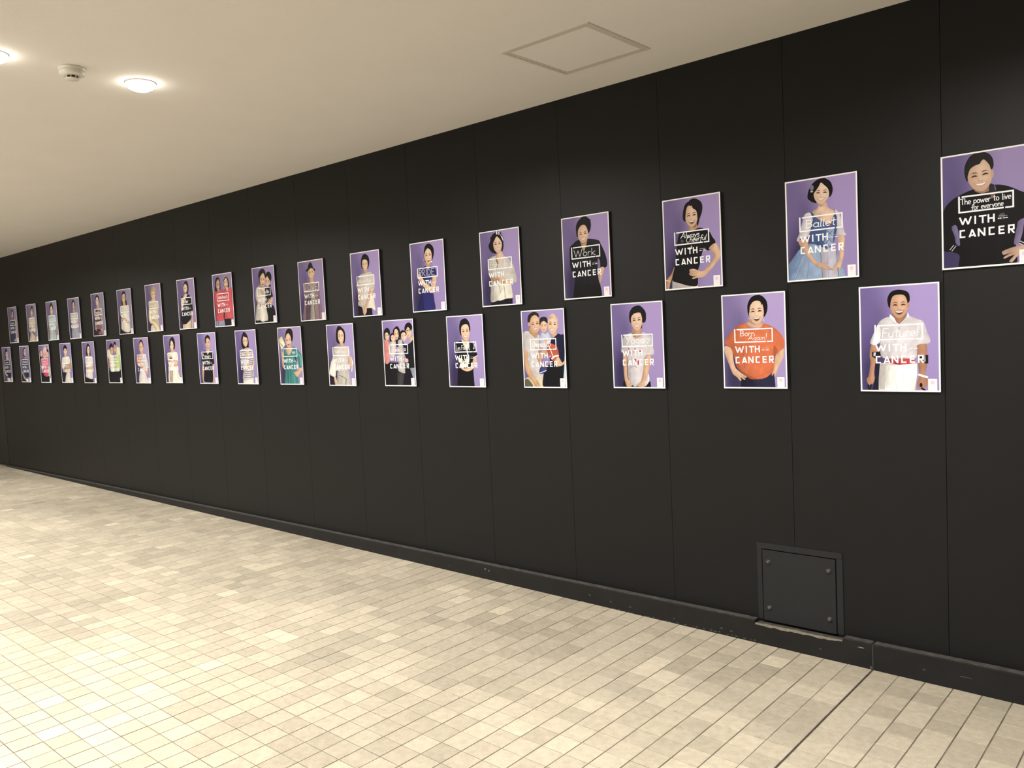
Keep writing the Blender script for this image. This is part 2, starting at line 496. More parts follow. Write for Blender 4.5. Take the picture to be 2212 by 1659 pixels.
class Ink:
    """collects flat coloured shapes stacked in hair-thin layers into one mesh"""
    used = []
    seed = 0
    tick = 0
    def __init__(self): self.v, self.f, self.c = [], [], []
    def depth(self, P):
        xs = [q[0] for q in P]; ys = [q[1] for q in P]
        bb = (min(xs), max(xs), min(ys), max(ys))
        lv = 1 + max([l for (c, l) in Ink.used if c[0] < bb[1] and c[1] > bb[0] and c[2] < bb[3] and c[3] > bb[2]], default=0)
        Ink.used.append((bb, lv))
        return -(BT + .0009 + LAYER * lv)
    def put(self, px, py, y, c):
        self.v.append(((px - 50) / 100 * BW, y, (70.7 - py) / 141.4 * BH))
        l_ = .3 * c[0] + .55 * c[1] + .15 * c[2]
        self.c.append(tuple(min(.9, max(0, (q * .82 + l_ * .18) * INK * g_)) for q, g_ in zip(c, (.965, .995, 1.06))))
    def poly(self, P, color, shade=.17, y=None):
        P = clip(P)
        if len(P) < 3: return
        if y is None: y = self.depth(P)
        n = len(self.v)
        area = sum(P[i - 1][0] * P[i][1] - P[i][0] * P[i - 1][1] for i in range(len(P))) / 2
        if area > 0: P = P[::-1]
        area = abs(area)
        if shade > .08 and area > 20:
            # printed photograph: soft modelling and folds across the shape
            xs = [q[0] for q in P]; ys = [q[1] for q in P]
            st = max(1.1, math.sqrt(area / 160))
            Q = []
            for q in P:
                if not Q or math.hypot(q[0] - Q[-1][0], q[1] - Q[-1][1]) > .12: Q.append(q)
            V = [Vector(q) for q in Q]
            m = len(V)
            gy = min(ys) + st * .5
            k = 0
            while gy < max(ys):
                gx = min(xs) + st * (.5 if k % 2 else 0)
                while gx < max(xs):
                    V.append(Vector((gx, gy))); gx += st
                gy += st; k += 1
            ov, oe, of, *_ = delaunay_2d_cdt(V, [(i, (i + 1) % m) for i in range(m)], [list(range(m))], 2, 1e-4)
            sd = Ink.seed
            used = sorted({i for t in of for i in t})
            mp = {}
            for i in used:
                x_, y_ = ov[i]
                t = scan(P, x_, y_)
                f = 1 - shade * 2.2 * (1 - t / .6) ** 1.5 if t < .6 else 1 - shade * .9 * ((t - .6) / .4) ** 2
                f += shade * 1.5 * (vnoise(x_ + sd * 31.7 + y_ * .25, y_ * .45, 3.3) - .45) + shade * .8 * (vnoise(x_ + 7.7 * sd, y_, 9.0) - .5)
                mp[i] = len(self.v)
                self.put(x_, y_, y, [q * f for q in color])
            for t in of:
                t = [mp[i] for i in t]
                A, B, C = (self.v[i] for i in t[:3])
                if (B[0] - A[0]) * (C[2] - A[2]) - (C[0] - A[0]) * (B[2] - A[2]) < 0: t = t[::-1]
                self.f.append(tuple(t))
            Ink.seed += 1
            return
        xs = [q[0] for q in P]; x0, x1 = min(xs), max(xs)
        for px, py in P:
            k = 1 - shade + 2 * shade * (px - x0) / max(.01, x1 - x0)
            self.put(px, py, y, [q * k for q in color])
        self.f.append(tuple(range(n, n + len(P))))
    def stroke(self, P, w, color, flat=False, y=None):
        if y is None: y = self.depth(P + [(P[0][0] + .3, P[0][1] + .3)])
        for a, b in zip(P, P[1:]):
            d = sub(b, a); L = math.hypot(*d)
            if L < 1e-6: continue
            Ink.tick = (Ink.tick + 1) % 7
            yy = y - 5e-6 * Ink.tick
            nx, ny = -d[1] / L * w / 2, d[0] / L * w / 2
            ex, ey = (0, 0) if flat else (d[0] / L * w * .3, d[1] / L * w * .3)
            self.poly([(a[0] + nx - ex, a[1] + ny - ey), (b[0] + nx + ex, b[1] + ny + ey), (b[0] - nx + ex, b[1] - ny + ey), (a[0] - nx - ex, a[1] - ny - ey)], color, 0, yy)
    def build(self, name, parent):
        if not self.v: return None
        me = mesh(name, self.v, self.f)
        at = me.attributes.new('ink', 'FLOAT_COLOR', 'POINT')
        at.data.foreach_set('color', [q for c in self.c for q in (*c, 1.0)])
        return obj(name, me, M_PRINT, parent)

def ell(cx, cy, rx, ry, rot=0, n=20, a0=0, a1=2 * math.pi):
    c, s = math.cos(rot), math.sin(rot)
    out = []
    for i in range(n):
        a = a0 + (a1 - a0) * i / n
        x, y = rx * math.cos(a), ry * math.sin(a)
        out.append((cx + x * c - y * s, cy + x * s + y * c))
    return out

def mixc(a, b, t): return tuple(p * (1 - t) + q * t for p, q in zip(a, b))

def face(ink, cx, cy, rx, ry, tilt, skin, mouth):
    t = math.radians(tilt); c, s = math.cos(t), math.sin(t)
    def P(L): return [(cx + x * rx * c - y * ry * s, cy + x * rx * s + y * ry * c) for x, y in L]
    dark = mixc(skin, (.16, .05, .025), .5)
    deep = (.022, .012, .010)
    light = mixc(skin, (1, .90, .78), .45)
    n, R = 36, (0, .18, .32, .45, .57, .68, .78, .86, .93, 1)
    ring = []
    for i in range(n):
        a = 2 * math.pi * i / n
        y = math.sin(a)
        ring.append((math.cos(a) * (1 - .17 * max(0, y) ** 2), y * (1.22 if y < 0 else 1)))
    yd = ink.depth(P(ring))
    def g(x, y, a, b, sx, sy): return math.exp(-((x - a) / sx) ** 2 - ((y - b) / sy) ** 2)
    base = len(ink.v)
    for r in R:
        for q in ring:
            x, y = q[0] * r, q[1] * r
            nz = math.sqrt(max(0, 1 - min(1, r) ** 2 * .92))
            lam = .30 * x * .9 - .16 * y + .86 * nz
            k = .575 + .55 * lam
            k -= .26 * (g(x, y, -.43, -.10, .27, .12) + g(x, y, .43, -.10, .26, .11))
            k -= .22 * g(x, y, -.17, .08, .09, .24) + .10 * g(x, y, 0, .31, .22, .07) + .10 * g(x, y, 0, .76, .22, .06)
            k += .10 * (g(x, y, .48, .20, .22, .15) + g(x, y, -.42, .20, .20, .15)) + .12 * g(x, y, .03, .12, .08, .20) + .06 * g(x, y, .1, -.6, .5, .3)
            k -= .16 * (g(x, y, -.55, .40, .09, .2) + g(x, y, .57, .40, .07, .2))
            col_ = mixc(skin, dark, max(0, min(1, (1 - k) * 1.25))) if k < 1 else mixc(skin, light, min(1, (k - 1) * 3))
            (px, py), = P([(x, y)])
            px, py = min(X1, max(X0, px)), min(Y1, max(Y0, py))
            ink.put(px, py, yd, col_)
    for j in range(len(R) - 1):
        for i in range(n):
            i2 = (i + 1) % n
            A = base + j * n
            ink.f.append((A + i, A + i2, A + n + i2, A + n + i) if j else (A, A + n + i2, A + n + i))
    if rx < 3.0:
        return
    for sx in (-1, 1):
        ink.poly(P([(sx * .14, -.235), (sx * .28, -.325), (sx * .50, -.36), (sx * .78, -.25), (sx * .50, -.29), (sx * .28, -.26)]), mixc(dark, deep, .75), 0)
        if mouth == 'closed':
            ink.poly(P([(sx * .22, -.09), (sx * .33, -.14), (sx * .50, -.14), (sx * .64, -.08), (sx * .43, -.045)]), deep, 0)
        else:
            ink.poly(P([(sx * .17, -.045), (sx * .30, -.135), (sx * .46, -.165), (sx * .62, -.13), (sx * .75, -.04), (sx * .59, -.055), (sx * .45, -.06), (sx * .30, -.04)]), deep, 0)
    for sx in (-1, 1): ink.poly(P(ell(sx * .10, .275, .055, .022, 0, 8)), mixc(dark, deep, .35), 0)
    lip = mixc((.36, .09, .07), skin, .35)
    if mouth == 'open':
        ink.poly(P([(-.53, .37), (-.2, .395), (0, .41), (.2, .395), (.53, .37), (.42, .57), (.17, .74), (-.17, .74), (-.42, .57)]), lip, 0)
        ink.poly(P([(-.45, .405), (0, .44), (.45, .405), (.34, .58), (.12, .68), (-.12, .68), (-.34, .58)]), (.07, .02, .015), 0)
        ink.poly(P([(-.44, .41), (0, .445), (.44, .41), (.33, .52), (0, .555), (-.33, .52)]), (.80, .76, .70), 0)
    elif mouth == 'smile':
        ink.poly(P([(-.51, .40), (-.2, .415), (0, .425), (.2, .415), (.51, .40), (.33, .59), (0, .68), (-.33, .59)]), lip, 0)
        ink.poly(P([(-.43, .43), (0, .46), (.43, .43), (.27, .56), (0, .605), (-.27, .56)]), (.78, .73, .66), 0)
    else:
        ink.poly(P([(-.30, .50), (0, .465), (.30, .50), (.12, .58), (-.12, .58)]), lip, 0)
        ink.poly(P([(-.30, .50), (0, .515), (.30, .50), (0, .53)]), dark, 0)

# single-stroke handwriting: unit cap height, y up, each glyph (advance, strokes)
def _arc(cx, cy, rx, ry, a0, a1, n=10):
    return [(cx + rx * math.cos(math.radians(a0 + (a1 - a0) * i / n)), cy + ry * math.sin(math.radians(a0 + (a1 - a0) * i / n))) for i in range(n + 1)]
G = {
 ' ': (.35, []), '!': (.25, [[(.14, 1), (.10, .30)], [(.09, .08), (.09, .02)]]),
 'A': (.75, [[(.0, 0), (.36, 1), (.66, 0)], [(.12, .36), (.56, .36)]]),
 'B': (.66, [[(.08, 0), (.08, 1)], [(.04, 1)] + _arc(.22, .77, .28, .23, 90, -90) + [(.10, .54)] + _arc(.24, .27, .33, .27, 90, -90) + [(.04, 0)]]),
 'C': (.66, [_arc(.36, .5, .32, .5, 60, 300)]),
 'D': (.70, [[(.08, 0), (.08, 1)] + _arc(.16, .5, .44, .5, 90, -90) + [(.08, 0)]]),
 'E': (.62, [[(.55, 1), (.08, 1), (.08, 0), (.55, 0)], [(.08, .52), (.48, .52)]]),
 'F': (.58, [[(.52, 1), (.08, 1), (.08, 0)], [(.08, .52), (.42, .52)]]),
 'I': (.28, [[(.14, 0), (.14, 1)]]), 'L': (.56, [[(.08, 1), (.08, 0), (.50, 0)]]),
 'M': (.85, [[(.04, 0), (.14, 1), (.40, .3), (.66, 1), (.78, 0)]]),
 'O': (.74, [_arc(.36, .5, .31, .5, 90, 450, 18)]),
 'P': (.60, [[(.08, 0), (.08, 1)] + _arc(.20, .75, .32, .25, 90, -90) + [(.08, .5)]]),
 'R': (.66, [[(.08, 0), (.08, 1)] + _arc(.20, .75, .30, .25, 90, -90) + [(.10, .5), (.56, 0)]]),
 'S': (.60, [_arc(.30, .75, .22, .25, 50, 270) + _arc(.30, .25, .24, .25, 90, -140)]),
 'T': (.66, [[(.0, .98), (.62, 1.02)], [(.32, 1), (.34, 0)]]),
 'V': (.66, [[(.0, 1), (.30, 0), (.60, 1)]]), 'W': (1.0, [[(.0, 1), (.24, 0), (.46, .85), (.68, 0), (.92, 1.05)]]),
 'Y': (.66, [[(.04, 1), (.30, .55)], [(.60, 1), (.18, -.1)]]),
 'a': (.54, [_arc(.24, .28, .20, .28, 40, 380, 14), [(.44, .55), (.44, .05), (.52, 0)]]),
 'b': (.52, [[(.06, 1), (.06, .05)] + _arc(.24, .28, .20, .28, 200, 520, 12)]),
 'c': (.46, [_arc(.24, .28, .20, .28, 50, 310)]),
 'e': (.50, [[(.06, .28), (.42, .32)] + _arc(.24, .29, .19, .28, 10, 310, 12)]),
 'f': (.42, [_arc(.34, .82, .16, .2, 30, 180, 6) + [(.18, .0), (.12, -.3)], [(.02, .5), (.40, .54)]]),
 'g': (.52, [_arc(.24, .30, .19, .26, 40, 380, 12), [(.43, .55), (.43, -.2)] + _arc(.25, -.2, .18, .16, 0, -160, 6)]),
 'h': (.52, [[(.06, 1), (.06, 0)], [(.06, .3)] + _arc(.25, .32, .18, .24, 160, 0, 6) + [(.43, 0)]]),
 'i': (.22, [[(.10, .55), (.10, 0)], [(.11, .80), (.11, .74)]]),
 'j': (.28, [[(.18, .55), (.18, -.2)] + _arc(.06, -.2, .12, .14, 0, -140, 5), [(.19, .8), (.19, .74)]]),
 'k': (.50, [[(.06, 1), (.06, 0)], [(.42, .56), (.08, .26), (.46, 0)]]),
 'l': (.22, [[(.10, 1), (.08, .05), (.16, 0)]]),
 'm': (.80, [[(.06, .55), (.06, 0)], [(.06, .3)] + _arc(.22, .32, .15, .22, 170, 0, 6) + [(.37, 0)], [(.37, .3)] + _arc(.54, .32, .15, .22, 170, 0, 6) + [(.69, 0)]]),
 'n': (.52, [[(.06, .55), (.06, 0)], [(.06, .3)] + _arc(.24, .32, .17, .24, 170, 0, 6) + [(.41, .05), (.48, 0)]]),
 'o': (.52, [_arc(.24, .28, .20, .28, 90, 450, 14)]),
 'p': (.52, [[(.06, .55), (.06, -.45)], _arc(.25, .30, .19, .26, 170, -170, 12)]),
 'r': (.40, [[(.06, .55), (.06, 0)], [(.06, .32)] + _arc(.24, .30, .17, .25, 160, 60, 5)]),
 's': (.42, [_arc(.22, .43, .14, .14, 40, 260, 7) + _arc(.22, .14, .16, .15, 90, -130, 7)]),
 't': (.40, [[(.18, .95), (.17, .1), (.28, .0)], [(.0, .6), (.36, .64)]]),
 'u': (.54, [[(.06, .55)] + _arc(.24, .22, .18, .22, 180, 360, 8) + [(.42, .55), (.44, .0)]]),
 'v': (.46, [[(.02, .55), (.20, 0), (.40, .56)]]), 'w': (.70, [[(.02, .55), (.16, 0), (.32, .45), (.46, 0), (.62, .56)]]),
 'y': (.50, [[(.04, .55), (.24, .1)], [(.46, .58), (.12, -.4)]]),
 '5': (.56, [[(.46, 1), (.14, 1), (.10, .58)] + _arc(.24, .30, .24, .30, 110, -130, 10)]),
 '8': (.56, [_arc(.26, .76, .18, .24, -90, 270, 12), _arc(.26, .26, .22, .26, 90, 450, 12)]),
 '<': (.70, [[(.32, -.02), (.02, .42)] + _arc(.17, .48, .15, .14, 180, 10, 6) + _arc(.47, .48, .15, .14, 170, 0, 6) + [(.32, -.02)]]),   # heart
 '@': (.80, [_arc(.36, .4, .34, .38, 90, 450, 16), [(.24, .55), (.24, .48)], [(.48, .55), (.48, .48)], _arc(.36, .38, .18, .2, 200, 340, 6)]),   # smiley
 '#': (.50, [_arc(.14, .06, .13, .10, 0, 360, 8), [(.27, .08), (.27, 1), (.48, .7)]]),   # note
}

def handwrite(ink, x, y, size, text, slant=0.0, squeeze=1.0, w=None, color=(.86, .85, .84), drop=0.0):
    w = w or max(.6, size * .11)
    cx = x
    yd = ink.depth([(x, y - size), (x + .52 * size * squeeze * len(text), y + size * .4)])
    for ch in text:
        adv, strokes = G.get(ch, (.4, []))
        for st in strokes:
            ink.stroke([(cx + (px * squeeze + py * slant) * size, y - py * size + drop * (cx - x)) for px, py in st], w, color, y=yd)
        cx += adv * size * squeeze

def scribble(ink, x, y, wd, size, seed, color=(.80, .78, .76)):
    r = random.Random(seed); P = []; cx = x
    while cx < x + wd:
        P += [(cx, y - size * r.uniform(.5, 1)), (cx + size * .12, y)]
        cx += size * r.uniform(.28, .5)
    ink.stroke(P, max(.6, size * .10), color)

WHITE = (.87, .88, .90)
SLOGAN = [[(20.9, 78), (24.2, 87.2), (27.2, 79.6), (30.3, 87.2), (33.6, 78)], [(38.1, 77.8), (38.1, 87.8)], [(42.2, 78.8), (50.4, 78.8)], [(46.3, 78.8), (46.3, 87.8)],
          [(52.5, 77.8), (52.5, 87.7)], [(58.4, 77.8), (58.4, 87.6)], [(52.5, 82.6), (58.4, 82.6)],
          [(26.7, 94.5), (20.5, 94.5)], [(21.4, 93.6), (21.4, 103.4)], [(20.5, 102.5), (26.9, 102.5)],
          [(31.4, 103.4), (34.7, 94.2), (38.1, 103.4)], [(32.6, 101.2), (37, 101.2)],
          [(41.6, 103.4), (41.6, 93.5)], [(41.7, 94.0), (48.1, 103.0)], [(48.2, 103.3), (48.2, 93.4)],
          [(59.0, 94.3), (52.6, 94.3)], [(53.5, 93.4), (53.5, 103.3)], [(52.6, 102.4), (59.1, 102.4)],
          [(69.6, 94.2), (63.2, 94.2)], [(64.1, 93.3), (64.1, 103.2)], [(63.2, 102.3), (69.7, 102.3)], [(64, 98.2), (69.1, 98.2)],
          [(74.2, 103.3), (74.2, 93.0)], [(73.3, 93.9), (80.2, 93.9)], [(79.3, 93.0), (79.3, 99.2)], [(80, 98.5), (74.2, 98.5)], [(76.2, 98.6), (79.8, 103.4)]]

def backdrop(ink, R, Lc, dark, cx, dy=78):
    nx, ny = 14, 18
    base = len(ink.v)
    y = -(BT + .0009)
    for j in range(ny + 1):
        for i in range(nx + 1):
            px, py = X0 + (X1 - X0) * i / nx, Y0 + (Y1 - Y0) * j / ny
            t = min(1, max(0, (px - 5) / 70)); t = t * t * (3 - 2 * t)
            c = mixc(Lc, R, t)
            g = math.exp(-((px - cx) / 23) ** 2) * min(1, max(0, (py - dy + 30) / 62))
            g2 = .45 * math.exp(-((px - cx - 6) / 14) ** 2) * math.exp(-((py - 45) / 26) ** 2)
            k = 1 - dark * min(1, g * 1.35 + g2)
            k *= (1 - .22 * py / 141) * (1 - .16 * (1 - t))
            ink.v.append(((px - 50) / 100 * BW, y, (70.7 - py) / 141.4 * BH))
            ink.c.append((c[0] * k * .86, c[1] * k * .96, c[2] * k ** .85 * 1.0))
    for j in range(ny):
        for i in range(nx):
            a = base + j * (nx + 1) + i
            ink.f.append((a, a + nx + 1, a + nx + 2, a + 1))

board_me = box('board', -BW / 2, BW / 2, -BT, 0, -BH / 2, BH / 2)
board_me.materials.append(M_CORE)
sheet_me = box('print_sheet', -BW / 2, BW / 2, -BT - .0008, -BT, -BH / 2, BH / 2)
sheet_me.materials.append(M_SHEET)
EMB = lin('e2bcc6')

def parse(tok): 
    a, b = tok.split(','); return float(a), float(b)

def poster(x, z, label, group, quad, art, text=(), R='a78fc0', Lc='7f6b9b', dark=.80, cx=24):
    Ink.used = []
    t = tag(obj('photo_poster', None, loc=(x, 0, z)), label, 'poster', group)
    obj('board', board_me, None, t)
    obj('print_sheet', sheet_me, None, t)
    H = homography(quad)
    bgk = Ink(); backdrop(bgk, lin(R), lin(Lc), dark, cx); bgk.build('photo_backdrop', t)
    kx = 100 / math.hypot(*sub(quad[1], quad[0])); ky = 141.4 / math.hypot(*sub(quad[3], quad[0]))
    ink = Ink()
    for ln in art.strip().splitlines():
        k = ln.split()
        if not k: continue
        if k[0] == '---':
            ink.build(k[1] if len(k) > 1 else 'portrait', t); ink = Ink(); continue
        if k[0] in 'sp':
            P = [H(*parse(q)) for q in k[2:]]
            ink.poly(spline(P) if k[0] == 's' else P, lin(k[1]))
        elif k[0] == 'l':
            P = [H(*parse(q)) for q in k[3:]]
            ink.stroke(spline(P, False, 3) if len(P) > 2 else P, float(k[1]) * kx, lin(k[2]))
        elif k[0] == 'e':
            c = H(*parse(k[2])); r = parse(k[3])
            ink.poly(ell(c[0], c[1], r[0] * kx, r[1] * ky), lin(k[1]), .06)
        elif k[0] == 'f':
            c = H(*parse(k[2])); r = parse(k[3])
            face(ink, c[0], c[1], r[0] * kx, r[1] * ky, float(k[4]), lin(k[1]), k[5])
    ink.build('portrait', t)
    fr = Ink(); yd = fr.depth([(19, 52), (80, 73)])
    for P in ([(19.4, 52), (21.3, 52), (21.3, 72.8), (19.4, 72.8)], [(23.4, 52), (80, 52), (80, 53.9), (23.4, 53.9)], [(78.1, 52), (80, 52), (80, 72.8), (78.1, 72.8)],
              [(19.4, 70.9), (69.1, 70.9), (69.1, 72.8), (19.4, 72.8)], [(70.7, 70.9), (80, 70.9), (80, 72.8), (70.7, 72.8)]):
        fr.poly(P, WHITE, 0, yd); yd -= 5e-6
    fr.build('caption_frame', t)
    hw_ = Ink()
    for q in text:
        if q[0] == 'scribble': scribble(hw_, *q[1:])
        else: handwrite(hw_, *q[:4], **(q[4] if len(q) > 4 else {}))
    hw_.build('handwriting', t)
    sl = Ink()
    yd = sl.depth([(20, 77), (81, 104)])
    for P in SLOGAN: sl.stroke(P, 1.85, WHITE, flat=True, y=yd)
    sl.build('slogan_lettering', t)
    cp = Ink()
    cp.stroke([(63, 81.5), (72.9, 81.5)], .35, (.6, .58, .58), True)
    for a, b in ((62.8, 64.4), (64.8, 66.4), (68.4, 70.2), (70.6, 73.2)): cp.stroke([(a, 84.2), (b, 84.2)], 1.15, (.8, .78, .78), True)
    cp.build('small_caption', t)
    lb = Ink(); lb.poly([(84.9, 124.1), (95.8, 124.1), (95.8, 141), (84.9, 141)], (.84, .80, .82), 0)
    lo = lb.build('logo_label', t)
    em = Ink()
    for i in range(12):
        a = 2 * math.pi * i / 12
        em.poly(ell(90.3 + 1.9 * math.cos(a), 128.9 + 1.9 * math.sin(a), .85, .45, a, 8), EMB, 0)
    em.poly(ell(90.3, 128.9, .8, .8, 0, 10), EMB, 0)
    em.stroke([(87.6, 133.4), (93.0, 133.4)], .3, (.66, .6, .62), True)
    em.build('emblem', lo)
    return t

UP_ROW, LOW_ROW = 'portrait posters in the upper row on the black wall', 'portrait posters in the lower row on the black wall'
UX = [(-0.701, 1.819), (-1.303, 1.819), (-1.899, 1.825), (-2.502, 1.818), (-3.091, 1.814), (-3.681, 1.814), (-4.272, 1.813), (-4.872, 1.812), (-5.472, 1.821), (-6.064, 1.819), (-6.658, 1.823), (-7.255, 1.824), (-7.842, 1.821), (-8.436, 1.824), (-9.032, 1.815), (-9.63, 1.817), (-10.232, 1.821), (-10.843, 1.822)]
LXZ = [(-1.009, 1.357), (-1.612, 1.364), (-2.215, 1.36), (-2.807, 1.357), (-3.394, 1.356), (-3.986, 1.358), (-4.582, 1.356), (-5.182, 1.361), (-5.776, 1.361), (-6.374, 1.361), (-6.972, 1.364), (-7.566, 1.359), (-8.157, 1.359), (-8.749, 1.356), (-9.34, 1.358), (-9.942, 1.356), (-10.555, 1.359), (-11.155, 1.36)]
def U(i, label, quad, art, text=(), **k): poster(*UX[i - 1], label, UP_ROW, quad, art, text, **k)
def L(i, label, quad, art, text=(), **k): poster(*LXZ[i - 1], label, LOW_ROW, quad, art, text, **k)

U(1, 'poster of smiling man in black varsity jacket captioned The power to live for everyone', [(261, 251), (1267, 90), (1277, 1397), (281, 1478)], '''
s 0c0b10 620,600 470,665 360,740 292,850 280,1050 295,1260 385,1280 470,1320 478,1470 780,1450 1075,1420 1080,1180 1100,960 1166,910 1275,760 1260,660 1140,620 1000,565 850,548
p 0c0b10 470,1300 1075,1190 1080,1425 475,1475
s 6d618c 382,1015 440,1000 475,1200 432,1195 415,1110
s 7d6c97 1105,960 1145,918 1215,940 1180,1060 1130,1165 1062,1195 1075,1080
s 0c0b10 1190,900 1290,880 1290,1200 1150,1195 1120,1180 1150,1080
l 9 b9b4b4 365,1258 405,1207
l 9 b9b4b4 387,1270 430,1215
l 10 c9c4c4 1118,1184 1175,1212
l 10 c9c4c4 1126,1160 1190,1188
s c79f82 1290,1170 1180,1195 1050,1225 940,1268 930,1290 950,1310 1010,1290 950,1335 955,1350 1020,1325 1060,1315 1010,1372 1018,1388 1050,1380 1120,1310 1290,1270
l 5 6a4a38 950,1310 1040,1282
l 5 6a4a38 1000,1330 1070,1305
p 9c7658 590,560 640,625 700,645 790,620 815,530
s 2a2430 800,540 860,560 865,610 820,640 790,620
l 10 6d6a72 850,560 862,605
s 1d181b 680,195 590,240 535,330 520,420 540,500 560,500 620,300 760,270 810,380 838,340 825,260 770,205
f cfa787 690,460 136,160 -6 smile
e c39a7a 826,430 14,42
s 1d181b 680,193 590,235 535,320 520,410 545,490 565,430 585,380 630,345 690,320 700,300 735,275 790,330 812,382 838,345 828,262 775,205
p 8a5a34 805,640 845,632 840,690 808,700
e 3c393d 930,888 36,36
l 5 77747a 905,878 958,866
l 5 77747a 905,900 955,890
''', [(21.8, 62.6, 7.2, 'The power to live', dict(squeeze=1.0, drop=-.012)), (34, 70.2, 6.4, 'for everyone', dict(squeeze=.98, drop=-.03))], Lc='6f5f90', R='9c86b2', dark=.6, cx=14)

U(2, 'poster of smiling young woman in blue ballet dress captioned Ballet', [(145, 266), (1064, 107), (1112, 1470), (192, 1548)], '''
p 8ba5c6 470,1050 330,1135 265,1230 205,1320 195,1545 940,1480 900,1350 815,1130 720,1060
p 6d8bb4 330,1135 205,1320 195,1545 290,1538 400,1200
p b5b3c4 600,1100 800,1090 840,1240 850,1485 640,1500 600,1250
l 5 b9c8dc 392,1210 285,1510
l 6 6484ad 470,1260 440,1520
l 5 3a4460 612,1150 642,1490
l 6 2d3550 815,1130 846,1475
l 6 8f90a8 700,1150 720,1480
s cfc6ce 470,650 400,675 372,780 345,900 305,1000 330,1020 350,985 440,965 490,840 515,720
s cbc3cb 790,605 835,640 890,760 912,880 938,930 870,945 822,930 800,800 775,680
p 3e5a8e 475,640 525,690 580,735 660,760 750,720 785,640 815,700 820,850 790,1000 740,1090 690,1115 600,1075 465,1030 480,860 510,740
l 16 2d4473 490,655 540,705
l 16 2d4473 775,615 805,700
s dbb699 500,640 560,590 590,520 680,520 700,580 770,615 790,640 765,710 735,800 680,780 600,745 545,700
p 93a5c6 690,860 785,835 765,1040 705,1110 655,1030
l 6 35476e 695,880 760,940
l 6 35476e 760,880 690,950
l 6 35476e 690,960 755,1020
l 6 35476e 755,960 680,1035
l 6 35476e 680,1040 740,1085
e a83a46 722,800 20,16
s cba083 335,1010 440,985 462,1110 525,1230 592,1288 660,1290 720,1302 680,1318 730,1350 772,1372 770,1388 650,1375 570,1345 500,1290 430,1200 350,1080
s d6ab8c 828,965 915,950 916,1100 902,1250 882,1320 852,1402 842,1392 850,1345 785,1388 766,1378 805,1310 845,1250 852,1140
l 4 9a6f55 700,1345 765,1380
s cba283 580,515 600,570 680,550 680,515
s 131116 630,205 555,228 488,290 445,380 440,470 490,500 550,525 570,420 640,300 700,350 715,445 745,410 757,340 735,260 690,220
f e2bc9e 614,402 101,130 4 smile
s 131116 630,203 530,255 490,330 455,430 470,495 525,515 512,420 548,360 580,310 605,262 640,285 700,345 722,440 750,400 757,330 725,250 680,216
e 77737c 490,330 26,34
e b5b0ae 490,378 18,11
''', [(27.5, 67.8, 10.5, 'Ballet', dict(squeeze=1.62, slant=.12))])

U(3, 'poster of laughing woman in black T-shirt with hand on hip captioned Always Cheerful', [(192, 284), (988, 152), (1034, 1450), (237, 1522)], '''
p b5aeac 335,1370 335,1510 690,1475 690,1430
p d5cfc8 580,1450 690,1420 690,1475 590,1485
s b48a66 365,1190 320,1290 260,1370 252,1440 262,1500 290,1500 312,1400 355,1290
l 13 e2b84e 253,1380 306,1392
s 0e0d12 690,650 560,682 440,725 405,850 390,1000 370,1180 333,1370 420,1412 560,1450 660,1455 690,1420 688,1250 715,1150 745,1000 775,935 840,960 930,850 885,770 845,700 760,655
s d6ab83 840,925 925,857 985,935 1000,1040 945,1130 855,1235 775,1320 700,1335 622,1354 608,1342 650,1322 585,1310 578,1296 562,1284 580,1268 572,1242 580,1222 640,1216 700,1238 760,1240 860,1130 918,1030 872,962
l 5 8f6a4c 590,1246 660,1246
l 5 8f6a4c 582,1285 655,1280
l 5 8f6a4c 620,1325 670,1308
p c0966f 560,590 700,560 690,640 640,685 560,685
s 96704f 560,600 640,650 690,590 680,560
s 16131a 640,248 570,280 510,330 482,430 480,530 515,562 560,470 640,440 680,500 672,590 688,617 712,520 740,440 748,350 720,285
f dbb08d 598,492 88,143 -2 open
s 16131a 640,246 575,268 565,285 505,350 482,450 490,540 512,555 520,450 535,375 560,345 585,350 600,345 620,385 650,400 672,440 690,560 728,475 748,360 722,285
e 4a474e 470,835 24,22
e b9b5b8 600,905 10,9
e e6e2e0 575,935 26,14
''', [(31, 62.4, 8.2, 'Always', dict(slant=.25, squeeze=1.25)), (40, 69.6, 7.6, 'Cheerful', dict(slant=.22, squeeze=1.22, drop=-.04))])

U(4, 'poster of grinning young man in dark navy shirt captioned Work', [(168, 245), (940, 121), (992, 1510), (223, 1574)], '''
s 12121b 450,590 360,660 312,720 310,900 325,1060 385,1200 385,1330 380,1570 600,1560 825,1525 800,1290 770,1150 765,900 800,930 800,1040 905,1030 917,930 875,780 805,640 770,590 620,570
p 0a0a10 385,1322 800,1312 825,1530 380,1570
l 5 26283a 560,760 560,1300
s 1d1e2c 600,580 770,592 800,650 640,640
s 7c6a93 768,900 800,925 805,1040 775,1160 762,1050
s cb9f83 803,1042 872,1040 852,1130 805,1290 790,1270 772,1180
p bd9270 478,610 600,585 575,690 540,790 505,700
s 8f6a4e 480,610 530,660 600,590
s 111015 570,208 490,235 430,310 413,400 420,500 440,545 560,470 612,475 640,430 655,330 625,245
f d8ae8d 527,502 86,138 -3 smile
s 111015 570,206 515,212 488,235 430,310 411,400 420,500 440,528 444,440 480,372 515,345 560,342 600,345 606,420 612,480 640,440 657,350 648,270 650,255 620,240 600,222
''', [(24.5, 69.0, 12, 'Work', dict(squeeze=1.6, slant=.05, w=.75))])

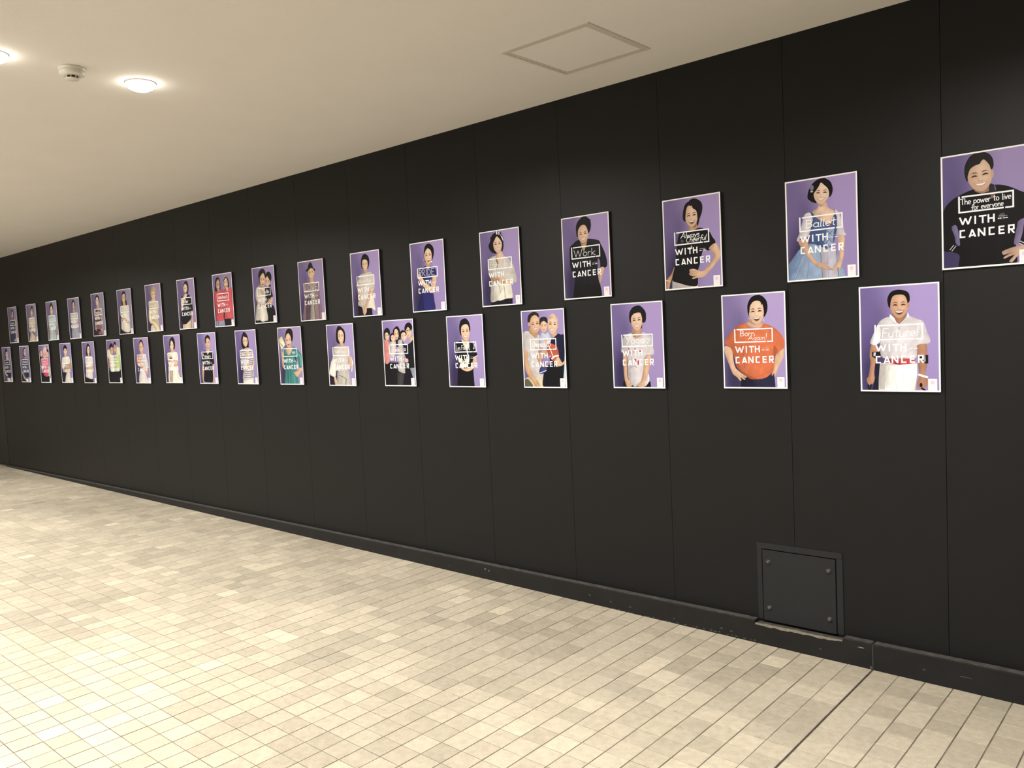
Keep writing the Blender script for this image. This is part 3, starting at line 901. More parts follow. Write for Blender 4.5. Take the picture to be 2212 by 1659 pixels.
U(5, 'poster of smiling woman in white blouse and tufted black and white headband', [(121, 262), (789, 155), (845, 1477), (186, 1530)], '''
p 11121d 325,1410 685,1365 688,1485 335,1515
s c7c0b6 420,650 300,700 272,800 280,920 320,1040 330,1150 325,1430 450,1415 570,1380 690,1360 668,1140 757,1090 722,900 682,790 600,690 530,660
p e0dac9 375,1150 540,1130 665,1140 688,1365 570,1388 480,1422 368,1402
s a39d94 325,1150 380,1150 370,1400 345,1430 328,1430
p d6ae8c 405,640 500,570 545,665 485,720 447,870 420,720
l 16 5a4b42 403,695 440,790
l 12 6a5a4c 440,800 420,900
s bb8b66 310,1000 380,1010 500,1018 575,1070 600,1122 520,1130 400,1112 330,1060
s d8ad84 440,1012 560,1040 690,1110 600,1132 480,1092
l 6 7a5238 400,1062 560,1090
l 8 8a857a 455,1150 490,1280
l 8 8a857a 540,1140 565,1370
l 5 b0aa9e 380,1200 360,1400
s 14111a 430,300 350,320 300,440 283,490 310,570 370,614 425,605 440,420 500,430 498,560 515,582 535,500 530,410 500,340
f deb797 436,468 74,138 -3 smile
s 14111a 430,290 360,340 335,440 320,570 372,590 360,460 385,390 420,325 470,370 512,430 528,440 522,350 480,300
l 34 14111a 325,370 375,300 425,280 485,300 528,390
l 20 eceaee 414,238 424,282
l 18 eceaee 452,252 460,290
l 16 eceaee 492,300 512,345
l 14 eceaee 516,352 530,390
l 14 14111a 398,236 404,280
l 14 14111a 440,248 446,288
l 14 14111a 490,255 478,300
l 12 14111a 508,290 498,318
l 14 14111a 352,285 366,310
l 14 14111a 325,335 340,352
''', [(24, 68.2, 10, 'Enjoy Life', dict(squeeze=.98, slant=.05, w=.8, color=(.72, .70, .68)))])

U(6, 'poster of laughing short-haired woman in royal blue dress captioned PRIDE', [(131, 241), (758, 143), (829, 1479), (203, 1527)], '''
s 24246c 560,655 440,655 380,680 330,720 300,800 390,900 390,1050 370,1150 320,1250 300,1510 600,1490 597,1300 578,1150 560,1000 630,830 620,720
s 191a52 330,1240 380,1150 400,1500 300,1510
s dcb48e 325,760 350,830 388,900 440,980 520,1030 562,1090 545,1135 440,1090 360,1000 290,890 278,830 310,800
s dcb48e 560,870 632,830 632,960 612,1100 565,1162 505,1130 540,1010
l 6 a87c58 440,1090 540,1135
p bb906a 430,610 530,560 520,660 480,720 445,680
s 13111a 490,235 430,270 403,360 403,500 430,580 540,560 577,480 587,370 560,280
f e0b892 480,468 73,148 -4 open
s 13111a 490,233 430,278 404,380 408,440 440,355 480,325 530,370 547,440 552,515 578,455 587,360 557,275
e f3f0ee 543,577 12,14
e 3a2a28 541,598 10,8
e caa080 405,545 8,20
''', [(23.5, 68.6, 12.5, 'PRIDE', dict(squeeze=1.32, w=2.0, color=(.42, .42, .55))), (23.5, 68.6, 12.5, 'PRIDE', dict(squeeze=1.32, w=.55, color=(.05, .05, .2)))])

U(7, 'poster of woman with black bob in loose white tunic, hands clasped low', [(146, 263), (714, 172), (797, 1477), (224, 1522)], '''
p 0e0d15 312,1270 590,1325 603,1490 320,1510
s cbc2b6 420,650 345,685 320,760 278,900 320,960 330,1150 315,1270 380,1312 480,1340 570,1335 658,1382 640,1200 610,1050 637,920 622,740 590,650 540,615
p e6dcc8 500,1130 622,1070 657,1378 575,1335 490,1338
s cba583 300,930 352,960 362,1150 382,1290 430,1330 482,1400 452,1470 420,1450 400,1350 350,1230 318,1100
s d2a986 540,960 632,930 612,1030 562,1140 512,1260 487,1330 482,1420 440,1462 430,1380 460,1250 500,1120
l 6 8d8378 340,760 350,950
p c79e79 415,565 490,545 500,620 440,672
s 16131b 440,268 390,320 366,420 378,530 410,565 500,555 527,470 530,380 500,300
f dfb990 446,478 56,112 -2 smile
s 16131b 440,266 390,308 367,410 382,450 402,388 450,378 488,400 500,470 497,545 527,480 530,390 502,308
''', [('scribble', 27, 67, 42, 8, 7, (.70, .67, .62))])

U(8, 'poster of smiling man in dark hat and mauve coat captioned LOVE', [(217, 265), (744, 176), (832, 1463), (303, 1510)], '''
s 8b6d7a 470,660 370,690 350,800 360,1000 358,1250 365,1490 600,1480 750,1450 740,1200 695,900 670,720 590,660
p 54404e 420,920 505,900 502,1485 405,1490
p 9a9481 500,690 570,685 590,1000 612,1480 500,1485 512,1200
l 9 4a3642 580,1150 610,1460
l 7 4a3642 670,950 702,1455
p c79f76 478,590 550,575 572,685 480,690
f dab284 508,485 66,128 -4 smile
e caa078 572,480 9,28
s 18181e 485,262 450,310 435,390 400,425 402,456 440,452 490,392 545,400 578,442 597,412 550,375 525,300
l 10 2c2c34 440,390 545,372
''', [(24.6, 69.5, 13.5, 'LOVE', dict(squeeze=1.45, w=.9, color=(.70, .62, .60)))], R='9c86ae')

U(9, 'poster of laughing mother in white dress hugging boy in black', [(260, 216), (785, 140), (878, 1505), (347, 1541)], '''
p 0f0f17 360,1430 665,1450 668,1510 360,1525
s cdc5b7 430,650 370,700 358,900 400,1050 380,1150 368,1440 450,1452 530,1455 600,1472 665,1430 622,1200 590,1000 590,700 500,680
s e0d9ca 440,1180 560,1170 600,1460 460,1450
s a9826a 440,610 418,640 470,668 525,650 480,600
s 211a20 510,230 450,270 423,370 435,480 465,570 540,330 580,500 597,400 590,300 555,245
f deb28c 524,505 66,148 3 open
s 211a20 510,228 450,278 428,400 445,510 475,400 548,320 582,385 596,340 560,248
---
s 12121b 720,600 640,640 585,700 600,900 600,1050 625,1180 660,1400 650,1500 790,1500 838,1340 802,1130 742,1060 772,880 742,760 722,650
s 15131a 660,298 610,340 588,420 600,480 660,420 720,530 738,430 722,350 690,305
f d5a981 640,540 64,116 5 smile
s 15131a 660,296 605,348 588,450 615,430 642,405 680,475 715,510 736,440 722,350
---
s d2a47e 380,880 420,960 460,1060 560,1060 640,1020 720,920 762,900 777,960 742,1040 600,1090 540,1152 480,1142 430,1050 385,950
s cf9f7c 470,720 560,760 582,850 520,842
l 6 9a6f50 480,1100 600,1070
--- hugging_arms
''', [('scribble', 50, 67.5, 24, 11, 9)])

U(10, 'poster of two laughing women side by side in red shirts', [(313, 262), (769, 197), (853, 1484), (390, 1512)], '''
p 868ca4 410,1360 600,1335 625,1490 400,1505
l 10 4a4a5a 460,1380 470,1490
s c53e4a 500,610 370,660 348,720 360,880 390,1050 410,1300 440,1367 590,1340 605,1200 592,900 585,640
s 8f2c36 355,880 385,1040 405,1300 425,1340 420,1100
s 292022 440,315 400,380 388,500 382,620 420,655 505,615 512,500 492,370
p b98a70 430,590 492,585 502,640 450,672
f b98b6d 455,500 46,116 0 smile
s 292022 440,313 400,368 388,490 412,480 430,400 470,358 492,430 500,520 506,420 482,335
---
p 15121a 600,1300 805,1290 808,1485 630,1490
s d14853 600,620 700,590 785,570 802,700 825,1000 818,1292 700,1302 612,1300 592,1100 592,800
s 291f20 640,303 595,360 583,480 620,560 660,592 712,572 718,470 692,370
p d8a48c 640,570 705,550 692,645 660,642
f d6ae88 642,450 52,128 -5 open
s 291f20 640,301 600,348 585,440 612,380 640,330 680,400 693,490 710,450 692,355
p 1a1418 592,1050 618,1050 612,1290 590,1292
''', [('scribble', 26, 67, 46, 9, 10)], R='9883a6')

U(11, 'poster of woman with long dark hair in black top captioned Mother', [(1084, 181), (1523, 121), (1606, 1415), (1168, 1442)], '''
s cdb894 1268,1285 1400,1240 1442,1215 1435,1430 1265,1435
s 0f0e17 1390,550 1300,600 1230,600 1208,640 1270,820 1270,900 1228,980 1200,1150 1240,1290 1330,1302 1390,1242 1442,1180 1472,1100 1504,980 1492,820 1462,640 1432,590
s d8b290 1220,650 1272,660 1266,800 1242,900 1225,985 1203,900
s c8a088 1465,990 1497,985 1502,1150 1514,1350 1480,1400 1470,1300
p d9b592 1290,550 1372,495 1352,590 1272,725 1245,640
s 292228 1330,200 1285,240 1263,330 1278,400 1300,480 1372,545 1394,430 1387,300 1360,220
f deb68e 1315,402 48,100 -5 smile
s 292228 1330,198 1280,248 1265,350 1300,280 1340,300 1370,400 1376,505 1395,420 1382,278
''', [(24, 68, 11, 'Mother', dict(squeeze=1.02, slant=.25))], R='9984a8', Lc='716089')

U(12, 'poster of person with short blonde hair in beige top', [(269, 316), (661, 252), (744, 1475), (349, 1506)], '''
s d8ccb0 440,1335 520,1345 565,1495 435,1500
s b9aa88 450,1165 612,1168 645,1470 560,1480 480,1300
s c8bb98 440,700 378,732 385,900 373,1050 385,1200 430,1300 452,1185 602,1172 622,880 612,740 540,700
s dcc49c 380,920 430,930 432,1060 452,1190 560,1280 645,1400 645,1470 580,1480 500,1330 420,1270 376,1180
p d4b08a 450,655 540,635 542,712 440,722
s a1865a 490,340 440,400 418,520 440,620 547,600 558,500 542,390
f dab078 490,560 54,108 0 smile
s b79a6c 490,338 438,398 422,520 458,492 520,468 548,525 556,440 532,368
''', [('scribble', 26, 67, 46, 8, 12, (.68, .64, .55))], R='9984a8', Lc='716089')

U(13, 'poster of woman with long straight hair in long white shirt', [(1556, 216), (1935, 163), (2021, 1412), (1637, 1439)], '''
p 16131e 1690,1260 1930,1325 1945,1420 1645,1430
s dcd4be 1720,640 1658,682 1665,900 1700,1000 1690,1270 1830,1377 1928,1332 1912,1100 1907,850 1892,660 1830,620
s c08a60 1690,1000 1800,990 1870,1040 1902,1090 1850,1112 1760,1060 1700,1102
s 241c22 1750,245 1710,310 1692,430 1705,600 1730,640 1842,622 1817,450 1802,300
p d0a078 1728,565 1800,555 1812,640 1740,652
f dbae82 1754,440 50,138 0 smile
s 241c22 1750,243 1708,310 1697,430 1728,335 1780,320 1806,440 1813,350 1790,268
''', [('scribble', 26, 67, 44, 8, 13, (.68, .64, .55))], R='968aa6', Lc='75648c')

U(14, 'poster of woman in dress with dark and rose floral pattern', [(843, 316), (1186, 272), (1270, 1468), (927, 1482)], '''
s b09a90 1020,700 938,742 950,900 980,1050 965,1200 990,1480 1160,1480 1155,1200 1165,900 1145,722 1080,690
e 2a222c 1010,785 25,42
e 3a2c34 1075,800 20,42
e 30242c 1092,950 20,42
s 4a3038 975,1055 1100,1000 1135,1050 1030,1085
s 8a5a5c 1000,1180 1132,1170 1132,1290 1030,1282
s 2c2436 930,1320 1080,1290 1135,1340 1160,1480 940,1490
e 8a525a 1108,1395 48,48
e d9c8c0 1000,1320 10,14
p c89c84 1000,610 1060,600 1082,700 1010,712
s 241e28 1015,345 970,430 970,540 1000,600 1060,580 1082,540 1070,420 1040,360
f dec4a8 1022,520 42,118 0 smile
s 241e28 1015,343 968,430 972,545 998,420 1040,415 1068,530 1084,540 1072,420 1042,358
''', [('scribble', 28, 67, 40, 8, 14, (.66, .62, .58))], R='968aa6', Lc='75648c')

U(15, 'poster of woman in pale grey knit and grey skirt', [(191, 456), (511, 405), (597, 1540), (275, 1565)], '''
s 9a9aa8 338,1265 492,1245 535,1540 345,1550
s b39a86 310,1060 480,1030 492,1100 450,1162 340,1152
s b9aca2 320,1150 492,1130 502,1242 320,1272
s c0b8ae 340,840 288,870 290,1000 310,1122 480,1100 497,990 482,850
p b8988a 350,755 400,745 412,842 358,842
s 3a2c34 350,480 318,560 323,650 345,725 402,722 418,600 392,510
f c9a284 370,645 33,98 0 smile
s 3a2c34 350,478 317,560 327,660 350,560 380,550 402,610 398,520
''', [('scribble', 28, 67, 40, 8, 15, (.64, .60, .58))], R='90849e', Lc='7a6a8c')

U(16, 'poster of person in pale blue-grey dress with arms hanging', [(1358, 180), (1683, 122), (1772, 1300), (1450, 1328)], '''
s 8a6a60 1462,900 1495,890 1525,1100 1505,1260 1478,1290 1458,1100
s a07a6c 1660,930 1702,880 1705,1100 1685,1265 1650,1275
s aab6b4 1500,570 1448,600 1458,900 1500,1000 1500,1310 1690,1290 1640,1000 1702,880 1682,650 1640,570
e 8aa0b4 1540,622 40,40
p 93a8ae 1590,1000 1640,1000 1655,1280 1600,1300
p c09a80 1515,500 1570,490 1575,575 1515,580
s 3a2f3a 1520,195 1480,300 1490,430 1540,480 1592,420 1592,330 1562,230
f cfac84 1540,430 42,116 0 smile
s 3a2f3a 1520,193 1478,300 1492,430 1515,315 1560,300 1584,430 1594,330 1562,228
''', [('scribble', 28, 67, 40, 8, 16, (.64, .66, .64))], R='90849e', Lc='7a6a8c')

U(17, 'poster of dark-haired person in tan dress', [(766, 265), (1058, 210), (1150, 1335), (857, 1362)], '''
s c0ae8c 900,640 858,682 868,900 880,1000 920,1100 900,1345 1065,1335 1040,1120 1062,1000 1042,652
l 28 6a5a4c 915,900 920,1000 1000,1080 1045,1150
p b8987c 925,580 985,575 990,640 930,650
s 3a2a34 945,290 913,380 925,460 980,600 1007,450 982,320
f ccac8e 950,470 35,126 0 smile
s 3a2a34 945,288 912,380 930,450 960,360 990,505 988,600 1008,450 982,318
''', [('scribble', 28, 67, 40, 8, 17, (.66, .62, .52))], R='90849e', Lc='7a6a8c', dark=.5)

U(18, 'poster of long-haired person in dark blue dress at the far end of the row', [(209, 350), (484, 297), (575, 1383), (300, 1408)], '''
s 303a5a 330,720 308,800 328,1100 330,1400 465,1390 475,1100 462,800 440,720
s c0a890 460,750 492,760 502,900 514,1200 525,1310 440,1345 440,1290 480,1250 470,1000
p a88c88 350,640 395,640 400,720 345,725
s 4a3440 365,385 332,460 340,600 385,700 414,620 407,460
f bc9e9c 365,545 31,116 0 smile
s 4a3440 365,383 330,460 343,570 355,470 385,460 397,570 388,700 414,610 408,458
''', [('scribble', 28, 67, 40, 8, 18, (.62, .62, .58))], R='90849e', Lc='7a6a8c', dark=.4)

L(1, 'poster of grinning man in white polo with forearm crutches captioned Future!', [(138, 187), (1215, 105), (1264, 1580), (188, 1576)], '''
p 1d1a30 370,1190 440,1200 425,1560 345,1560 380,1400
p cfc8c2 440,1195 940,1190 945,1330 920,1570 428,1570 425,1400
p fbf8f0 530,1230 935,1200 942,1330 900,1570 640,1570 512,1570 525,1300
l 7 c9c2ba 660,1470 668,1560
l 6 d6d0c8 760,1330 735,1560
l 6 dcd6ce 640,1240 640,1400
s b98260 320,955 405,968 432,1060 382,1180 362,1330 372,1400 342,1482 290,1484 263,1420 290,1360 310,1200 298,1080
s b57d5a 938,945 1052,938 1072,1050 1082,1150 1052,1330 1087,1420 1062,1512 960,1532 943,1460 970,1350 945,1150
l 20 15131c 285,1490 300,1560
l 20 15131c 325,1482 312,1560
l 6 7a4e34 310,1420 330,1470
p 15131c 330,1048 452,1044 440,1110 380,1137 333,1112
p c9c4cc 352,1054 382,1054 376,1106 350,1102
p 15131c 945,1085 1085,1083 1087,1197 1040,1197 1030,1160 948,1152
p a9a4b0 1018,1085 1046,1085 1052,1170 1030,1182
l 28 efe9e4 962,1348 1078,1382
e 15131c 995,1487 20,28
l 24 15131c 1005,1528 1052,1558
s d7d1d4 560,580 450,620 390,700 340,820 303,930 370,960 430,930 440,1050 470,1120 560,1142 700,1130 905,1130 935,1050 940,950 1108,915 1062,770 1012,640 920,600 810,565 720,640 660,660
s e3e0e4 400,690 350,800 308,925 375,957 430,905 442,760
l 10 b3acb2 455,780 440,930
l 8 bdb7bd 880,1010 800,1060
p c4353a 540,1132 700,1140 912,1128 902,1165 860,1200 700,1220 640,1208 556,1190
p 9c2a30 640,1160 700,1160 710,1218 640,1208
p a8714e 590,530 795,530 722,660 690,672 628,620
p f4f2f2 562,540 553,592 662,672 622,590
p f4f2f2 800,515 822,560 716,667 700,667 782,590
s 0f0c10 660,218 570,250 528,330 532,400 556,450 600,300 750,290 800,395 824,350 812,270 760,230
f d09c76 685,432 120,158 0 open
e c08a64 805,412 15,42
s 0f0c10 660,216 570,248 526,330 532,405 552,462 566,430 572,370 602,302 680,280 750,290 785,345 797,392 824,352 813,268 760,228
e 40383c 686,727 6,7
''', [(28, 69.2, 12, 'Future!', dict(squeeze=1.20, slant=.15, drop=-.03, w=1.0, color=(.88, .87, .86)))], R='ac93c8', Lc='7d69a0', dark=.68, cx=22)

L(2, 'poster of laughing woman in loose orange top captioned Born Again!', [(118, 180), (1040, 120), (1073, 1535), (155, 1520)], '''
p 181830 400,1370 880,1300 900,1530 400,1530
p 232646 560,1390 880,1310 900,1530 600,1530
s dcae8a 163,915 270,950 290,1100 320,1220 380,1280 470,1345 484,1362 462,1372 425,1352 462,1385 448,1402 392,1362 407,1400 386,1413 340,1360 280,1310 230,1180 172,1020
s dcae8a 920,1010 1028,955 1012,1080 962,1190 932,1260 892,1352 876,1345 882,1305 852,1342 845,1320 870,1230 880,1130
l 5 a87854 400,1330 455,1380
l 5 a87854 370,1340 400,1395
s dc682b 460,580 350,620 250,720 175,830 168,870 260,950 300,1060 340,1210 440,1310 530,1382 640,1392 760,1370 862,1280 882,1150 912,1030 1018,940 1028,840 962,720 862,640 740,590 690,650 540,650
s b24e1f 285,960 330,1060 350,1200 460,1320 530,1387 640,1388 500,1330 400,1240 345,1100
s b95222 880,900 935,1000 900,1050 882,1150 872,1050
l 16 b9531f 408,900 440,1000 432,1060
l 9 c25a24 470,880 475,960
l 11 a84c1e 440,1130 452,1220
l 9 c05824 580,1370 760,1310 850,1240
l 8 c8602a 830,930 860,1050 850,1160
s d6a57f 540,520 510,570 478,580 545,645 690,645 724,590 690,550
s c3926c 540,530 522,565 620,612 692,560
s 120e13 640,180 560,205 505,290 495,380 515,475 560,420 700,420 735,495 777,420 785,320 750,230
f e5bd9b 625,428 108,170 -2 open
s 120e13 640,178 555,208 503,300 498,400 522,440 535,340 580,275 640,260 686,278 695,330 712,298 732,350 745,445 782,380 782,300 742,222 690,183
e f0ece8 730,540 6,11
e f0ece8 520,517 5,9
''', [(28.5, 62.6, 7.6, 'Born', dict(squeeze=1.5)), (41.5, 68.9, 6.2, 'Again', dict(squeeze=1.7, slant=.1)), (69.3, 67, 7, '!', dict(w=1.0))], R='b49bcc', Lc='8d78aa')

L(3, 'poster of smiling short-haired woman in white printed T-shirt captioned Yoga with a heart', [(138, 207), (990, 147), (1040, 1577), (193, 1567)], '''
p 15121c 350,1460 795,1465 808,1570 345,1565
s d0cace 490,680 400,700 345,760 313,950 330,990 395,1000 420,1150 430,1400 500,1520 560,1542 640,1480 700,1542 770,1470 770,1380 700,1200 712,1050 852,1020 837,900 812,740 720,680 660,665 580,740
s b3acb2 400,990 425,1150 430,1390 480,1480 460,1250
s f0eae7 758,1330 777,1440 702,1542 742,1450
s cf9f78 348,1000 402,1030 412,1200 422,1400 482,1490 492,1532 420,1548 383,1480 358,1300
s d6a67e 705,1060 802,1045 792,1200 742,1380 702,1480 692,1548 590,1542 578,1510 640,1450 680,1250
l 8 a49da2 385,760 375,990
p bd8f6c 500,610 652,570 652,660 640,720 575,765 512,740 488,680
s 16121a 590,228 500,265 455,350 446,440 480,520 640,600 665,500 707,480 722,370 690,300 640,245
f e1b794 570,480 93,155 -3 smile
s 16121a 590,226 500,263 448,360 458,480 490,400 540,355 630,348 660,420 662,502 714,490 724,380 702,308 642,243
s 16121a 635,600 655,555 648,530 662,560 650,600
p b8344a 530,1095 570,1100 587,1180 560,1150
p b8344a 580,1130 612,1115 607,1190 580,1197
l 14 b8344a 435,920 460,1000
l 12 b8344a 547,920 512,990
e b8344a 625,970 16,16
l 6 6a6468 462,990 492,1060 480,1110
l 6 6a6468 440,1280 480,1230 540,1210 572,1240
''', [(27, 67.2, 11.5, 'Yoga<', dict(squeeze=1.45, w=1.05, color=(.88, .86, .85)))], R='ac93c6', Lc='806ca2')

L(4, 'poster of father and shaven-headed mother holding a child and a red ball', [(130, 187), (888, 132), (950, 1557), (193, 1550)], '''
s cfc39c 200,1400 330,1340 530,1358 548,1548 195,1548
s 5a5240 205,1420 260,1400 350,1530 200,1545
s cbc3c1 260,545 165,590 180,880 240,920 230,1100 300,1240 340,1372 520,1362 542,1250 472,1180 442,900 462,640 400,600
l 8 aaa3a4 240,960 330,1040
l 8 aaa3a4 240,1060 380,1132
l 8 aaa3a4 255,1130 420,1190
l 8 aaa3a4 320,1260 450,1305
s cd9c6c 185,885 250,920 252,1050 292,1200 362,1340 442,1440 475,1540 395,1545 340,1440 240,1300 202,1150
s c08c5f 290,480 278,560 340,622 402,668 425,570
s 2b211e 350,203 270,260 250,340 262,390 350,300 440,290 455,300 432,228
f d8aa80 385,430 92,142 -6 smile
e cf9a72 272,420 17,36
s 2b211e 350,201 268,258 250,340 262,385 290,375 308,305 375,255 440,252 455,300 434,226
---
p 9cc4e0 872,930 910,935 912,1085 868,1095
p bcd8e4 875,1130 922,1120 930,1540 890,1400
s 15193c 770,585 720,640 660,680 620,800 640,1100 560,1200 530,1330 540,1545 835,1540 882,1380 902,1100 897,640 840,605
p 0d0d17 550,1180 862,1160 882,1400 832,1548 548,1548
p d2a684 678,610 772,550 774,600 700,665
f e4bc97 692,435 86,160 5 smile
s dcb898 690,275 630,300 608,352 650,328 720,318 775,362 785,340 742,285
e d0a282 783,455 12,36
---
s bcc3d8 500,570 468,640 470,740 500,852 580,852 652,760 662,660 610,560 560,592
s c48e62 480,900 580,880 602,940 520,1000 500,1090 562,1150 540,1182 470,1132 418,1000
s 35427e 480,1188 582,1188 588,1240 520,1302 458,1297
l 9 e8e4ea 465,1290 580,1245
s 2a2020 530,288 480,310 460,360 475,450 590,420 602,350 582,300
f deb28e 535,460 64,108 0 closed
s 2a2020 530,286 478,308 459,362 474,440 490,392 540,362 588,395 604,352 582,298
---
s c4502f 600,780 660,760 762,810 802,930 792,1060 720,1082 640,1010 600,900
l 22 f0e6d8 680,1035 730,992 795,980
l 12 f0e6d8 630,820 662,890 692,970
s d9ab80 380,810 460,840 560,690 602,700 562,790 470,852 398,852
s dcb288 728,1090 792,1000 862,1100 907,1060 912,1112 840,1162 758,1162
--- ball_and_hands
''', [(24, 66.5, 9.5, 'Onepack 85', dict(squeeze=.86, slant=.1))], R='a892c4', Lc='8d79ae', dark=.35)

L(5, 'poster of smiling woman in dark top holding cream flowers with music note in caption', [(123, 213), (801, 170), (867, 1537), (194, 1529)], '''
p 0f0d17 345,1170 632,1190 660,1525 338,1525
s 12101b 420,660 320,720 313,880 370,1000 395,1200 600,1232 640,1200 640,990 708,940 692,880 642,740 560,670
l 9 eae6ea 620,998 710,945
s dcd5c0 415,640 430,700 470,792 520,802 562,782 552,690 540,655 480,680
l 20 efe8d4 508,790 540,960 552,1000
s d8b088 640,1000 692,985 692,1070 632,1192 540,1232 440,1192 470,1180 560,1170 610,1100
e e0dac2 400,1035 42,45
e d6cfb2 450,1085 45,45
e e6e0cc 520,1040 40,45
e ddd6bc 490,1125 50,40
e d6cfb4 430,1145 40,40
e 8f8862 440,1040 14,20
e 8f8862 480,1085 14,18
e 8f8862 545,1085 12,20
s e0b88e 398,1160 500,1202 602,1140 592,1212 520,1238 440,1212
p c9a07e 440,600 552,570 547,670 500,730 450,692
s 13101a 480,250 400,300 373,380 378,490 415,570 560,480 574,420 552,320 510,265
f e3b993 485,508 79,158 -4 smile
s 13101a 480,248 400,288 373,390 380,510 405,515 410,420 450,370 510,360 545,400 562,505 577,440 557,330 522,278
''', [(24, 68, 9.5, 'Les Freres', dict(squeeze=.86, w=.85)), (71.5, 66, 9, '#', dict(w=1.1))], R='a892c2', Lc='7d6a9c')

L(6, 'poster of a hugging family of five captioned Smile with a smiley face', [(138, 216), (748, 177), (826, 1510), (213, 1507)], '''
p 13111a 195,1040 785,1040 812,1500 215,1500
s 15151f 752,585 690,660 600,700 560,640 600,900 690,1100 785,1142 772,900
p d9b28c 678,550 757,520 755,590 700,655
s 121016 660,255 605,300 588,380 610,420 720,400 737,330 705,275
f dcb58f 670,448 54,102 0 closed
l 8 17131a 622,405 718,398
s 121016 660,253 604,298 587,385 618,402 655,342 708,400 730,395 738,330 706,272
p 8f93a6 698,1150 790,1140 800,1360 760,1340
---
s 14121b 420,600 500,555 562,640 562,720 425,720
s 151218 430,328 368,390 362,460 390,530 480,570 505,470 492,390 460,338
f deb28e 430,488 46,102 0 open
s 151218 430,326 368,388 365,470 392,400 425,380 460,420 478,520 502,470 492,388 460,336
---
s d67f78 200,595 182,640 195,900 213,1052 270,1062 302,1000 322,880 432,832 442,790 330,720 290,640
s 17131a 240,358 188,410 178,500 200,590 260,560 300,440 280,378
f dab088 245,518 44,92 0 smile
s 17131a 240,356 187,410 180,520 205,470 250,448 290,510 302,440 280,376
---
s c9c2ba 340,630 298,660 300,905 402,905 422,660 400,630
s 1c161a 340,460 303,500 298,600 330,630 390,520 370,475
f e2ba96 365,560 42,76 0 smile
s 1c161a 345,458 305,498 300,590 325,520 360,495 395,520 375,472
---
s b8b2ac 500,585 458,620 468,750 448,900 478,1050 468,1200 592,1252 602,1180 572,850 557,700 540,600
l 8 8f8a86 480,1060 580,1120
p 3a383c 448,1240 592,1250 560,1505 455,1505
s 1a151c 545,405 503,450 508,560 560,500 625,520 622,450 590,415
f e4bc98 580,520 56,92 -5 smile
s 1a151c 545,403 502,448 510,560 530,470 590,448 628,505 623,448 590,412
e d8a88a 632,1000 35,40
''', [(35, 67.5, 8.5, 'Smile', dict(squeeze=.95, color=(.80, .78, .76))), (68, 66.8, 7.5, '@', dict(w=.7))], R='a892c2', Lc='937db2', dark=.3)

L(7, 'poster of woman with black bob in off-shoulder white blouse and grey trousers', [(137, 217), (703, 178), (786, 1500), (219, 1496)], '''
s 1d1930 225,1245 330,1295 350,1490 225,1490
s bdb6ac 400,1190 602,1155 642,1300 665,1490 398,1490 383,1300
s d2a78a 308,1300 348,1300 395,1490 345,1490
s cdc5bc 420,655 300,690 285,880 240,1040 218,1250 340,1302 362,1180 440,1202 560,1162 622,1130 602,900 642,850 622,700 520,660
s e8e1d1 270,960 233,1080 220,1250 335,1302 352,1150 342,1000
s e0dccf 658,870 722,1010 712,1050 692,1212 668,1100
s d3a98a 608,880 652,870 692,1000 692,1112 660,1122 620,980
l 8 8d867c 440,1020 470,1100 460,1180
l 10 6f685e 420,1270 540,1330 582,1370
l 12 5a5248 572,1370 560,1475
l 7 99928a 470,1320 475,1470
s d9b08e 380,660 430,650 530,655 570,680 470,690
s 18121a 420,238 370,290 348,420 360,540 410,612 520,612 547,480 532,360 480,280
p caa07e 425,600 512,590 525,665 425,672
f e6be95 455,462 63,148 -2 smile
s 18121a 420,236 370,278 350,420 362,560 405,600 388,450 402,350 440,320 480,340 515,420 517,565 522,605 547,480 532,348 480,278
e d9b8b0 545,780 48,28
''', [('scribble', 30, 66, 40, 6, 27, (.76, .72, .68))], R='a892c2', Lc='7f6b9d')

L(8, 'poster of laughing woman in teal dress holding up a paper sheet', [(189, 185), (717, 147), (803, 1463), (276, 1456)], '''
s 2f8580 560,610 640,650 720,760 747,830 752,1060 700,1082 652,880 630,960 642,1200 668,1450 385,1450 378,1200 368,1000 338,800 343,660 420,650 480,790 540,640
l 20 4fb3a6 680,780 730,870 735,1030
l 18 1f5f66 500,1000 510,1440
l 18 205a62 440,1150 450,1440
l 14 4aa69c 570,1250 602,1430
l 26 123c3e 600,850 632,930
l 14 3c9690 400,900 410,1120
l 12 24686e 560,820 550,1150
s d6a888 400,650 532,640 502,760 450,797 403,750
s cfa680 288,680 322,760 342,900 347,1085 318,1055 298,850
s ddae80 740,1070 752,1142 690,1242 640,1282 568,1192 600,1168 690,1130
l 16 d9c0a0 700,1105 752,1125
p e9dfc0 223,452 295,373 378,570 290,685
p d8d48c 223,452 295,373 332,460 250,545
l 10 5a5448 270,540 322,602
p cf9d76 428,590 512,580 522,655 418,662
s 1b1417 460,205 400,250 376,350 380,450 415,570 500,480 532,490 550,380 525,240
f e4b78f 445,480 66,142 -3 open
s 1b1417 460,203 400,243 378,350 385,420 410,330 480,310 510,370 517,490 537,470 550,370 526,238
''', [('scribble', 58, 66, 15, 9, 28, (.55, .78, .76))], R='a892bc', Lc='8a76a2')

